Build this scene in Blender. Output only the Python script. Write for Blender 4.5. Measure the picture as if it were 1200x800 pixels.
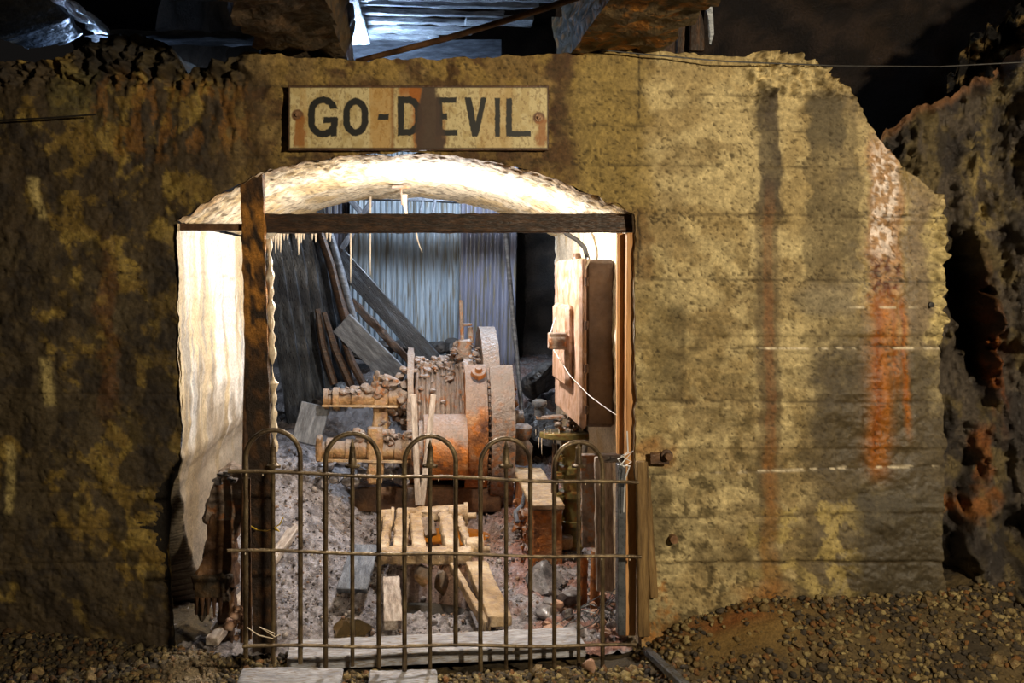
import bpy, bmesh, math, random
import numpy as np
from mathutils import Vector, Matrix

for o in list(bpy.data.objects): bpy.data.objects.remove(o)
SC = bpy.context.scene
COL = SC.collection
F = 1067.0; VX = 491.0; VY = 323.0; EYE = 1.6

# ---------------------------------------------------------------- camera, light, exposure
cd = bpy.data.cameras.new('camera'); cam = bpy.data.objects.new('camera', cd); COL.objects.link(cam)
cam.location = (0, 0, EYE); cam.rotation_euler = (math.pi/2, 0, 0)
cd.sensor_width = 36; cd.lens = F/1200*36
cd.shift_x = (600-VX)/1200; cd.shift_y = -(400-VY)/1200
cd.clip_start = .05
SC.camera = cam
w = bpy.data.worlds.new('mine_dark'); SC.world = w; w.use_nodes = True
w.node_tree.nodes['Background'].inputs[0].default_value = (.5, .45, .42, 1)
w.node_tree.nodes['Background'].inputs[1].default_value = .012
SC.view_settings.view_transform = 'Standard'; SC.view_settings.look = 'None'
SC.view_settings.gamma = 1; SC.view_settings.exposure = 0.0

def point(name, loc, col, e, r):
    l = bpy.data.lights.new(name, 'POINT'); l.color = col; l.energy = e; l.shadow_soft_size = r
    o = bpy.data.objects.new(name, l); COL.objects.link(o); o.location = loc; return o
def area(name, loc, tgt, col, e, s):
    l = bpy.data.lights.new(name, 'AREA'); l.color = col; l.energy = e; l.size = s
    o = bpy.data.objects.new(name, l); COL.objects.link(o); o.location = loc
    o.rotation_euler = (Vector(tgt)-Vector(loc)).to_track_quat('-Z', 'Y').to_euler(); return o
point('alcove_lamp_light', (.17, 4.72, 1.862), (1.0, .96, .93), 98, .03)
point('tunnel_lamp_light', (2.3, .35, 2.35), (1.0, .84, .60), 560, .08)
area('chamber_lamp_light', (.5, 7.1, 2.95), (.0, 7.7, .6), (.72, .84, 1.0), 95, .35)
point('unseen_roof_light', (-.30, 4.95, 2.74), (.5, .70, 1.0), 24, .05)
point('unseen_roof_light', (-1.62, 4.75, 2.68), (.42, .62, 1.0), 9, .05)  # added behind the wall to light the slab at top left
# ---------------------------------------------------------------- helpers
def P(px, py, Y): return Vector(((px-VX)/F*Y, Y, EYE+(VY-py)/F*Y))
def PX(px, Y): return (px-VX)/F*Y
def PZ(py, Y): return EYE+(VY-py)/F*Y

def _h(ix, iy, iz, s):
    n = (ix.astype(np.int64)*374761393 + iy.astype(np.int64)*668265263 + iz.astype(np.int64)*2147483647 + s*1274126177) & 0xffffffff
    n = ((n ^ (n >> 13))*1274126177) & 0xffffffff
    n = (n ^ (n >> 16)) & 0xffffff
    return n/float(0xffffff)
def vn(x, y, z=0.0, s=0):
    x = np.asarray(x, float); y = np.asarray(y, float); z = np.zeros_like(x)+z+.37
    ix, iy, iz = np.floor(x), np.floor(y), np.floor(z)
    fx, fy, fz = x-ix, y-iy, z-iz
    ux = fx*fx*fx*(fx*(fx*6-15)+10); uy = fy*fy*fy*(fy*(fy*6-15)+10); uz = fz*fz*fz*(fz*(fz*6-15)+10)
    r = 0
    for a in (0, 1):
        wa = ux if a else 1-ux
        for b in (0, 1):
            wb = uy if b else 1-uy
            for c in (0, 1):
                wc = uz if c else 1-uz
                h = _h(ix+a, iy+b, iz+c, s)*6.2831853*57; ct = _h(ix+a, iy+b, iz+c, s+7)*2-1; st = np.sqrt(1-ct*ct)
                r = r + wa*wb*wc*(st*np.cos(h)*(fx-a)+st*np.sin(h)*(fy-b)+ct*(fz-c))
    return np.clip(.5+r*.95, 0, 1)
def fbm(x, y, z=0.0, o=4, s=0, gain=.5):
    t = 0; a = 1.0; n = 0
    for i in range(o):
        X = np.asarray(x, float); Y = np.asarray(y, float); k = 2.03**i; th = .6*i+.3
        t = t + a*vn((X*math.cos(th)+Y*math.sin(th))*k+i*5.3, (Y*math.cos(th)-X*math.sin(th))*k+i*2.7, np.asarray(z)*k+i*1.9, s+i*17); n += a; a *= gain
    return np.clip(.5+(t/n-.5)*1.25, 0, 1)
def ss(a, b, x): 
    t = np.clip((x-a)/(b-a), 0, 1); return t*t*(3-2*t)

def meta(o, label=None, cat=None, group=None, kind=None):
    if label: o['label'] = label
    if cat: o['category'] = cat
    if group: o['group'] = group
    if kind: o['kind'] = kind
    return o
def empty(name, loc, label, cat, group=None):
    o = bpy.data.objects.new(name, None); COL.objects.link(o); o.location = loc; o.empty_display_size = .1
    return meta(o, label, cat, group)

class M:
    def __init__(s): s.b = bmesh.new()
    def box(s, c, d, rot=None):
        m = Matrix.Translation(Vector(c))
        if rot is not None: m = m @ rot.to_4x4()
        m = m @ Matrix.Diagonal((d[0], d[1], d[2], 1))
        bmesh.ops.create_cube(s.b, size=1, matrix=m); return s
    def frame(s, p1, p2, hint):
        x = (Vector(p2)-Vector(p1)); L = x.length; x.normalize()
        z = Vector(hint); z = (z-x*z.dot(x)).normalized(); y = z.cross(x)
        return Matrix((x, y, z)).transposed(), L
    def bar(s, p1, p2, wd, th, hint=(0, 0, 1)):      # wd across, th along hint
        R, L = s.frame(p1, p2, hint)
        s.R = R if not getattr(s, 'nb', 0) else None; s.nb = getattr(s, 'nb', 0)+1
        return s.box((Vector(p1)+Vector(p2))/2, (L, wd, th), R)
    def cyl(s, p1, p2, r, r2=None, n=20):
        p1 = Vector(p1); p2 = Vector(p2); d = p2-p1
        q = d.to_track_quat('Z', 'Y').to_matrix().to_4x4()
        bmesh.ops.create_cone(s.b, cap_ends=True, cap_tris=False, segments=n, radius1=r, radius2=r if r2 is None else r2,
                              depth=d.length, matrix=Matrix.Translation((p1+p2)/2) @ q); return s
    def lathe(s, prof, base, axis, n=24):            # prof: (distance along axis, radius)
        q = Vector(axis).to_track_quat('Z', 'Y'); base = Vector(base); rings = []
        for (h, r) in prof:
            rings.append([s.b.verts.new(base+q @ Vector((r*math.cos(2*math.pi*k/n), r*math.sin(2*math.pi*k/n), h))) for k in range(n)])
        for a, b in zip(rings, rings[1:]):
            for k in range(n): s.b.faces.new((a[k], a[(k+1) % n], b[(k+1) % n], b[k]))
        s.b.faces.new(rings[0][::-1]); s.b.faces.new(rings[-1]); return s
    def tube(s, pts, r, n=8):
        pts = [Vector(p) for p in pts]; rings = []; up = None
        rr = r if hasattr(r, '__len__') else [r]*len(pts)
        for i, p in enumerate(pts):
            t = (pts[min(i+1, len(pts)-1)]-pts[max(i-1, 0)]).normalized()
            if up is None: up = t.orthogonal().normalized()
            up = (up-t*up.dot(t)).normalized(); v = t.cross(up)
            rings.append([s.b.verts.new(p+(up*math.cos(2*math.pi*k/n)+v*math.sin(2*math.pi*k/n))*rr[i]) for k in range(n)])
        for a, b in zip(rings, rings[1:]):
            for k in range(n): s.b.faces.new((a[k], a[(k+1) % n], b[(k+1) % n], b[k]))
        s.b.faces.new(rings[0][::-1]); s.b.faces.new(rings[-1]); return s
    def ico(s, c, d, sub=1, rot=None):
        m = Matrix.Translation(Vector(c))
        if rot is not None: m = m @ rot.to_4x4()
        m = m @ Matrix.Diagonal((d[0], d[1], d[2], 1))
        bmesh.ops.create_icosphere(s.b, subdivisions=sub, radius=.5, matrix=m); return s
    def chunk(s, c, d, seed=None, sub=2):           # broken stone: a ball cut by random planes
        r = random.Random(len(s.b.verts)+int(abs(c[0])*1e4)+int(abs(c[1])*1e4)); k0 = len(s.b.verts)
        g = bmesh.ops.create_icosphere(s.b, subdivisions=sub, radius=.5)['verts']
        for _ in range(9):
            nrm = Vector((r.gauss(0, 1), r.gauss(0, 1), r.gauss(0, 1))).normalized(); h = r.uniform(.22, .40)
            for v in g:
                t = v.co.dot(nrm)-h
                if t > 0: v.co -= nrm*t
        q = Matrix.Rotation(r.uniform(0, 6), 3, 'Z') @ Matrix.Rotation(r.uniform(-.5, .5), 3, 'X'); k = 1.25
        for v in g: v.co = q @ Vector((v.co.x*d[0]*k, v.co.y*d[1]*k, v.co.z*d[2]*k))+Vector(c)
        return s
    def grid(s, fn, nu, nv):
        vs = [[s.b.verts.new(fn(i/nu, j/nv)) for j in range(nv+1)] for i in range(nu+1)]
        for i in range(nu):
            for j in range(nv): s.b.faces.new((vs[i][j], vs[i+1][j], vs[i+1][j+1], vs[i][j+1]))
        return s
    def poly(s, pts, depth):                        # flat outline extruded by a vector
        f = s.b.faces.new([s.b.verts.new(Vector(p)) for p in pts])
        r = bmesh.ops.extrude_face_region(s.b, geom=[f])
        for v in r['geom']:
            if isinstance(v, bmesh.types.BMVert): v.co += Vector(depth)
        return s

_seed = [0]
def obj(name, m, mt, parent=None, bevel=0, cuts=0, rough=0, rs=12, smooth=True, label=None, cat=None, group=None, kind=None, recenter=True):
    b = m.b
    if bevel:
        es = [e for e in b.edges if len(e.link_faces) == 2 and e.calc_face_angle(0) > .6]
        bmesh.ops.bevel(b, geom=es, offset=bevel, segments=1, affect='EDGES', clamp_overlap=True)
    if cuts:                                         # split long edges so that wear can bend them
        for _ in range(cuts):
            L = sum(e.calc_length() for e in b.edges)/max(1, len(b.edges))
            es = [e for e in b.edges if e.calc_length() > L*.9]
            bmesh.ops.subdivide_edges(b, edges=es, cuts=1, use_grid_fill=True)
        bmesh.ops.triangulate(b, faces=[f for f in b.faces if len(f.verts) > 4])
    bmesh.ops.recalc_face_normals(b, faces=b.faces[:])
    if rough:
        _seed[0] += 3
        b.normal_update()
        co = np.array([v.co[:] for v in b.verts]); no = np.array([v.normal[:] for v in b.verts])
        sd = _seed[0]
        n = fbm(co[:, 0]*rs, co[:, 1]*rs, co[:, 2]*rs, 3, sd)-.5
        co = co+no*(n*2*rough)[:, None]
        for v, c in zip(b.verts, co): v.co = c
    me = bpy.data.meshes.new(name)
    org = Vector((0, 0, 0))
    if parent is not None:
        org = parent.location.copy()
        if parent.parent: org += parent.parent.location
    elif recenter and len(b.verts):
        xs = [v.co for v in b.verts]
        org = Vector((sum(v.x for v in xs)/len(xs), sum(v.y for v in xs)/len(xs), min(v.z for v in xs)))
    Rm = getattr(m, 'R', None); mid = None
    if Rm is not None:                               # boards keep their own axes, so grain runs along them
        mid = sum((v.co for v in b.verts), Vector())/len(b.verts)
        bmesh.ops.translate(b, verts=b.verts, vec=-mid); bmesh.ops.rotate(b, verts=b.verts, cent=(0, 0, 0), matrix=Rm.transposed())
    else: bmesh.ops.translate(b, verts=b.verts, vec=-org)
    b.to_mesh(me); b.free()
    if smooth:
        me.polygons.foreach_set('use_smooth', [True]*len(me.polygons))
        try: me.set_sharp_from_angle(angle=math.radians(38))
        except Exception: pass
    me.materials.append(mt)
    o = bpy.data.objects.new(name, me); COL.objects.link(o)
    if parent is not None: o.parent = parent
    else: o.location = org
    if mid is not None: o.location = mid-(org if parent is not None else Vector()); o.rotation_euler = Rm.to_euler()
    return meta(o, label, cat, group, kind)

def npmesh(name, V, Fc, mt, col=None, parent=None, smooth=True, kind=None):
    V = np.asarray(V, np.float32); Fc = np.asarray(Fc, np.int32)
    me = bpy.data.meshes.new(name)
    k = Fc.shape[1]
    me.vertices.add(len(V)); me.vertices.foreach_set('co', V.ravel())
    me.loops.add(Fc.size); me.loops.foreach_set('vertex_index', Fc.ravel())
    me.polygons.add(len(Fc)); me.polygons.foreach_set('loop_start', np.arange(0, Fc.size, k, dtype=np.int32))
    me.update(calc_edges=True); me.validate()
    if smooth: me.polygons.foreach_set('use_smooth', np.ones(len(me.polygons), bool))
    if col is not None:
        a = me.color_attributes.new('Col', 'FLOAT_COLOR', 'POINT'); a.data.foreach_set('color', np.asarray(col, np.float32).ravel())
    me.materials.append(mt)
    o = bpy.data.objects.new(name, me); COL.objects.link(o)
    if parent is not None: o.parent = parent
    if kind: o['kind'] = kind
    return o
def gridfaces(n, m):
    i, j = np.meshgrid(np.arange(n-1), np.arange(m-1), indexing='ij'); a = (i*m+j).ravel()
    return np.stack([a, a+m, a+m+1, a+1], 1)

# ---------------------------------------------------------------- materials
def srgb(r, g, b):
    f = lambda c: (c/255/12.92) if c/255 < .04045 else ((c/255+.055)/1.055)**2.4
    return (f(r), f(g), f(b), 1)
def base(name):
    m = bpy.data.materials.new(name); m.use_nodes = True; nt = m.node_tree
    return m, nt, nt.nodes['Principled BSDF']
def mat(name, cols, scale=6, rough=(.45, .85), metal=0, bump=.4, bscale=60, stretch=(1, 1, 1), detail=6, bdist=.004, spec=.5, dirt=None, top=None):
    m, nt, bs = base(name); N = nt.nodes; L = nt.links
    tc = N.new('ShaderNodeTexCoord'); mp = N.new('ShaderNodeMapping'); mp.inputs['Scale'].default_value = stretch
    L.new(tc.outputs['Object'], mp.inputs[0])
    n1 = N.new('ShaderNodeTexNoise'); n1.inputs['Scale'].default_value = scale; n1.inputs['Detail'].default_value = detail; n1.inputs['Roughness'].default_value = .65
    L.new(mp.outputs[0], n1.inputs['Vector'])
    cr = N.new('ShaderNodeValToRGB'); e = cr.color_ramp.elements
    k = len(cols); lo, hi = .33, .68
    for i, c in enumerate(cols):
        p = lo+(hi-lo)*i/max(1, k-1)
        if i < 2: e[i].position = p; e[i].color = c
        else: q = e.new(p); q.color = c
    L.new(n1.outputs[0], cr.inputs[0]); colout = cr.outputs[0]
    if dirt:
        n3 = N.new('ShaderNodeTexNoise'); n3.inputs['Scale'].default_value = scale*3.1; n3.inputs['Detail'].default_value = 5
        L.new(mp.outputs[0], n3.inputs['Vector'])
        mr = N.new('ShaderNodeMapRange'); mr.inputs[1].default_value = .5; mr.inputs[2].default_value = .62; L.new(n3.outputs[0], mr.inputs[0])
        mx = N.new('ShaderNodeMix'); mx.data_type = 'RGBA'; L.new(mr.outputs[0], mx.inputs[0]); L.new(colout, mx.inputs[6]); mx.inputs[7].default_value = dirt
        colout = mx.outputs[2]
    if top:                                          # mud that has settled on what faces up
        ge = N.new('ShaderNodeNewGeometry'); sx = N.new('ShaderNodeSeparateXYZ'); L.new(ge.outputs['Normal'], sx.inputs[0])
        n4 = N.new('ShaderNodeTexNoise'); n4.inputs['Scale'].default_value = 16; n4.inputs['Detail'].default_value = 5; L.new(tc.outputs['Object'], n4.inputs['Vector'])
        ad = N.new('ShaderNodeMath'); ad.operation = 'ADD'; L.new(sx.outputs[2], ad.inputs[0]); L.new(n4.outputs[0], ad.inputs[1])
        m4 = N.new('ShaderNodeMapRange'); m4.inputs[1].default_value = .62; m4.inputs[2].default_value = .95; m4.inputs[4].default_value = .82; L.new(ad.outputs[0], m4.inputs[0])
        m5 = N.new('ShaderNodeMix'); m5.data_type = 'RGBA'; L.new(m4.outputs[0], m5.inputs[0]); L.new(colout, m5.inputs[6]); m5.inputs[7].default_value = top
        colout = m5.outputs[2]
    L.new(colout, bs.inputs['Base Color'])
    n2 = N.new('ShaderNodeTexNoise'); n2.inputs['Scale'].default_value = bscale; n2.inputs['Detail'].default_value = 4
    L.new(mp.outputs[0], n2.inputs['Vector'])
    rr = N.new('ShaderNodeMapRange'); rr.inputs[1].default_value = .35; rr.inputs[2].default_value = .65
    rr.inputs[3].default_value = rough[0]; rr.inputs[4].default_value = rough[1]; L.new(n2.outputs[0], rr.inputs[0]); L.new(rr.outputs[0], bs.inputs['Roughness'])
    bp = N.new('ShaderNodeBump'); bp.inputs['Strength'].default_value = bump; bp.inputs['Distance'].default_value = bdist
    L.new(n2.outputs[0], bp.inputs['Height']); L.new(bp.outputs[0], bs.inputs['Normal'])
    bs.inputs['Metallic'].default_value = metal; bs.inputs['Specular IOR Level'].default_value = spec
    return m
def vmat(name, bscale=90, bump=.5, bdist=.004, rough=(.95, .25), vary=.35, spec=.5):
    m, nt, bs = base(name); N = nt.nodes; L = nt.links
    at = N.new('ShaderNodeAttribute'); at.attribute_name = 'Col'
    tc = N.new('ShaderNodeTexCoord')
    n1 = N.new('ShaderNodeTexNoise'); n1.inputs['Scale'].default_value = bscale; n1.inputs['Detail'].default_value = 7; n1.inputs['Roughness'].default_value = .7
    L.new(tc.outputs['Object'], n1.inputs['Vector'])
    mr = N.new('ShaderNodeMapRange'); mr.inputs[1].default_value = .3; mr.inputs[2].default_value = .7; mr.inputs[3].default_value = 1-vary; mr.inputs[4].default_value = 1+vary
    L.new(n1.outputs[0], mr.inputs[0])
    mx = N.new('ShaderNodeVectorMath'); mx.operation = 'SCALE'; L.new(at.outputs['Color'], mx.inputs[0]); L.new(mr.outputs[0], mx.inputs['Scale'])
    L.new(mx.outputs[0], bs.inputs['Base Color'])
    r = N.new('ShaderNodeMapRange'); r.inputs[3].default_value = rough[0]; r.inputs[4].default_value = rough[1]
    L.new(at.outputs['Alpha'], r.inputs[0]); L.new(r.outputs[0], bs.inputs['Roughness'])
    bp = N.new('ShaderNodeBump'); bp.inputs['Strength'].default_value = bump; bp.inputs['Distance'].default_value = bdist
    L.new(n1.outputs[0], bp.inputs['Height']); L.new(bp.outputs[0], bs.inputs['Normal'])
    bs.inputs['Specular IOR Level'].default_value = spec
    return m

MT = {}
MT['wall'] = vmat('stained_concrete', 70, .75, .006, vary=.4)
MT['rock'] = vmat('wet_rock', 55, 1.0, .02, (.8, .22), vary=.5)
MT['sign'] = vmat('painted_sign', 120, .15, .001, (.75, .4), vary=.12)
MT['floor'] = vmat('gravel_ground', 90, .9, .01, (.9, .3), vary=.5)
MT['mud'] = vmat('wet_mud', 60, 1.0, .014, (.7, .16), vary=.5)
MT['stone'] = mat('gravel_stone', [srgb(70, 58, 38), srgb(120, 100, 62), srgb(160, 140, 96)], 3, (.45, .9), bump=.4, bscale=50, dirt=srgb(96, 66, 32))
MT['stone_grey'] = mat('grey_rubble', [srgb(52, 50, 52), srgb(110, 104, 104), srgb(165, 158, 156)], 9, (.2, .7), bump=.8, bscale=60)
MT['stone_pink'] = mat('pink_rubble', [srgb(130, 98, 80), srgb(180, 144, 122), srgb(206, 184, 168)], 9, (.3, .8), bump=.6, bscale=60)
MT['sheetrock'] = mat('dark_rock', [srgb(22, 20, 20), srgb(44, 39, 36), srgb(70, 62, 55)], 3, (.35, .9), bump=1, bscale=14, bdist=.04)
MT['blue_rock'] = mat('pale_wet_slab', [srgb(60, 70, 84), srgb(110, 120, 134), srgb(150, 160, 172)], 6, (.2, .6), bump=.9, bscale=30, bdist=.012)
GM = srgb(126, 114, 106)
MT['rust'] = mat('orange_rust', [srgb(84, 48, 26), srgb(152, 96, 50), srgb(182, 140, 100)], 7, (.45, .85), .05, .9, 60, dirt=srgb(170, 100, 36), top=GM, bdist=.008)
MT['rustgrey'] = mat('muddy_rust', [srgb(70, 56, 46), srgb(130, 112, 98), srgb(162, 148, 138)], 8, (.35, .85), .0, .9, 60, dirt=srgb(150, 100, 62), top=GM, bdist=.008)
MT['rustdark'] = mat('dark_rust', [srgb(46, 32, 22), srgb(84, 58, 38), srgb(126, 92, 60)], 7, (.35, .8), .1, .8, 70)
MT['ochre'] = mat('ochre_mudded_iron', [srgb(92, 66, 40), srgb(148, 114, 72), srgb(170, 146, 114)], 8, (.4, .85), 0, .9, 60, dirt=srgb(150, 112, 78), top=GM, bdist=.008)
MT['tan'] = mat('tan_mudded_iron', [srgb(122, 96, 66), srgb(168, 142, 106), srgb(190, 170, 142)], 8, (.4, .8), 0, .9, 60, dirt=srgb(150, 128, 106), bdist=.008)
MT['boxlit'] = mat('pinkish_faded_lit_paint', [srgb(138, 108, 86), srgb(180, 146, 126), srgb(204, 174, 156)], 5, (.45, .7), 0, .35, 60, dirt=srgb(150, 112, 82))  # cover paint, lightened for the lamp light falling on it
MT['boxshade'] = mat('shaded_box_side', [srgb(72, 54, 38), srgb(98, 74, 54), srgb(116, 90, 66)], 6, (.5, .8), 0, .5, 60)  # darker copy: shade on the side turned away from the lamp
MT['gate'] = mat('weathered_gate_iron', [srgb(50, 38, 26), srgb(96, 80, 58), srgb(128, 112, 84)], 14, (.3, .6), .45, .6, 120)
MT['steel'] = mat('wet_grey_steel', [srgb(70, 72, 76), srgb(120, 124, 130)], 9, (.25, .5), .6, .4, 90)
MT['whitewood'] = mat('whitish_worn_plank', [srgb(120, 120, 128), srgb(168, 170, 180), srgb(196, 198, 206)], 9, (.4, .8), 0, .8, 50, (1, 5, 5), dirt=srgb(140, 130, 120))
MT['darkwood'] = mat('dark_wet_timber', [srgb(30, 20, 13), srgb(58, 38, 24), srgb(92, 64, 40)], 8, (.35, .8), 0, .8, 40, (1, 6, 6), dirt=srgb(40, 28, 18))
MT['greywood'] = mat('grey_wet_timber', [srgb(58, 60, 66), srgb(88, 92, 100), srgb(120, 124, 132)], 8, (.3, .75), 0, .8, 50, (1, 5, 5))
MT['blackwood'] = mat('black_wet_board', [srgb(20, 21, 24), srgb(38, 41, 46), srgb(72, 78, 86)], 7, (.2, .6), 0, .9, 40, (.7, 4, 4))
MT['palewood'] = mat('pale_worn_timber', [srgb(110, 96, 84), srgb(160, 146, 134), srgb(196, 186, 176)], 9, (.4, .8), 0, .8, 50, (1, 5, 5))
MT['orangewood'] = mat('orange_pine_timber', [srgb(160, 110, 62), srgb(200, 146, 90), srgb(216, 170, 116)], 5, (.5, .8), 0, .5, 40, (.6, 7, 7))
MT['mosswood'] = mat('mossy_timber', [srgb(76, 58, 32), srgb(118, 92, 54), srgb(150, 122, 76)], 6, (.5, .85), 0, .8, 50, (.7, 6, 6))
MT['sheet'] = mat('galvanised_corrugated_sheet', [srgb(112, 124, 134), srgb(148, 160, 170), srgb(168, 178, 186)], 3, (.3, .65), .2, .3, 60, (5, 5, .35), dirt=srgb(118, 114, 104))
MT['sheet2'] = mat('dull_corrugated_sheet', [srgb(90, 92, 106), srgb(116, 118, 134), srgb(100, 96, 102)], 3, (.3, .6), .2, .3, 60, (5, 5, .35), dirt=srgb(104, 98, 84))
MT['bluewood'] = mat('whitish_wet_lagging', [srgb(120, 126, 134), srgb(190, 196, 204), srgb(224, 228, 232)], 12, (.12, .4), 0, 1, 50, (1, 6, 6), bdist=.006)
MT['beam'] = mat('dark_rough_beam', [srgb(32, 26, 19), srgb(62, 50, 35), srgb(84, 68, 46)], 5, (.6, .9), 0, 1, 24, bdist=.02, dirt=srgb(78, 58, 34))
MT['beam2'] = mat('rust_patched_beam', [srgb(44, 36, 25), srgb(84, 68, 42), srgb(116, 92, 52)], 5, (.6, .9), 0, 1, 24, bdist=.02, dirt=srgb(150, 98, 32))
MT['lime'] = mat('cream_lime_deposit', [srgb(200, 180, 150), srgb(236, 224, 204)], 20, (.2, .5), 0, .5, 80)
MT['wire_white'] = mat('white_wire', [srgb(200, 200, 196), srgb(230, 230, 228)], 5, (.4, .5), 0, 0)
MT['wire_yellow'] = mat('yellow_wire', [srgb(196, 160, 40), srgb(220, 190, 70)], 5, (.4, .5), 0, 0)
MT['wire_dark'] = mat('dark_cable', [srgb(24, 22, 20), srgb(40, 36, 32)], 9, (.4, .6), 0, .2)
MT['green'] = mat('green_brown_brass', [srgb(60, 54, 28), srgb(108, 96, 50), srgb(140, 122, 66)], 9, (.3, .65), .3, .7, 70, dirt=srgb(120, 80, 36))
MT['bolt'] = mat('rusty_bolt', [srgb(96, 64, 40), srgb(160, 124, 92)], 20, (.3, .6), .3, .5)
m_, nt_, bs_ = base('still_water'); bs_.inputs['Base Color'].default_value = srgb(58, 46, 26); bs_.inputs['Roughness'].default_value = .05; MT['water'] = m_
m_, nt_, bs_ = base('orange_water'); bs_.inputs['Base Color'].default_value = srgb(170, 104, 30); bs_.inputs['Roughness'].default_value = .12; MT['owater'] = m_

rnd = random.Random(5)
exec_order = None
# ================================================================ STRUCTURE
# ---- front concrete wall, cast in board-marked lifts, with the arched opening
HOLE = [(207, 258), (232, 243), (262, 224), (308, 203), (350, 191), (400, 183), (440, 180), (480, 179), (530, 182), (580, 190), (620, 200), (660, 213), (700, 231),
        (743, 250), (744, 400), (745, 600), (750, 700), (752, 850), (214, 850), (204, 740), (198, 640), (201, 575), (212, 540), (213, 480), (210, 380), (207, 300)]
OUT = [(-230, 60), (-100, 66), (0, 68), (55, 72), (90, 52), (130, 37), (170, 41), (198, 52), (214, 84), (238, 78), (285, 60), (340, 66), (420, 71), (500, 69), (600, 66), (700, 63), (750, 61), (830, 63), (872, 67),
       (884, 60), (915, 60), (940, 68), (968, 82), (990, 100), (1012, 132), (1035, 165), (1062, 200), (1084, 216), (1104, 234), (1108, 300), (1103, 400), (1107, 540), (1102, 640), (1110, 700), (1112, 850), (-230, 850)]
def densify(poly, step=4, jit=2.2, seed=3):
    out = []
    for (a, b) in zip(poly, poly[1:]+poly[:1]):
        L = math.dist(a, b); n = max(1, int(L/step))
        for k in range(n):
            t = k/n; out.append((a[0]+(b[0]-a[0])*t, a[1]+(b[1]-a[1])*t))
    A = np.array(out)
    A[:, 0] += (fbm(A[:, 0]/14, A[:, 1]/14, 0, 3, seed)-.5)*2*jit; A[:, 1] += (fbm(A[:, 0]/14, A[:, 1]/14, 5, 3, seed+9)-.5)*2*jit
    return A
def inside(px, py, A):
    r = np.zeros(px.shape, bool); n = len(A); x0, y0 = A[-1]
    for x1, y1 in A:
        if y0 != y1:
            c = ((y0 > py) != (y1 > py)) & (px < (x1-x0)*(py-y0)/(y1-y0)+x0); r ^= c
        x0, y0 = x1, y1
    return r
def snap(px, py, A):
    B = np.roll(A, -1, 0); out = np.empty((len(px), 2))
    for i in range(len(px)):
        p = np.array((px[i], py[i])); d = B-A; t = np.clip(((p-A)*d).sum(1)/np.maximum((d*d).sum(1), 1e-9), 0, 1)
        q = A+d*t[:, None]; k = ((q-p)**2).sum(1).argmin(); out[i] = q[k]
    return out
HA = densify(HOLE, 4, 1.6, 3); OA = densify(OUT, 4, 3.0, 8)

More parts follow.
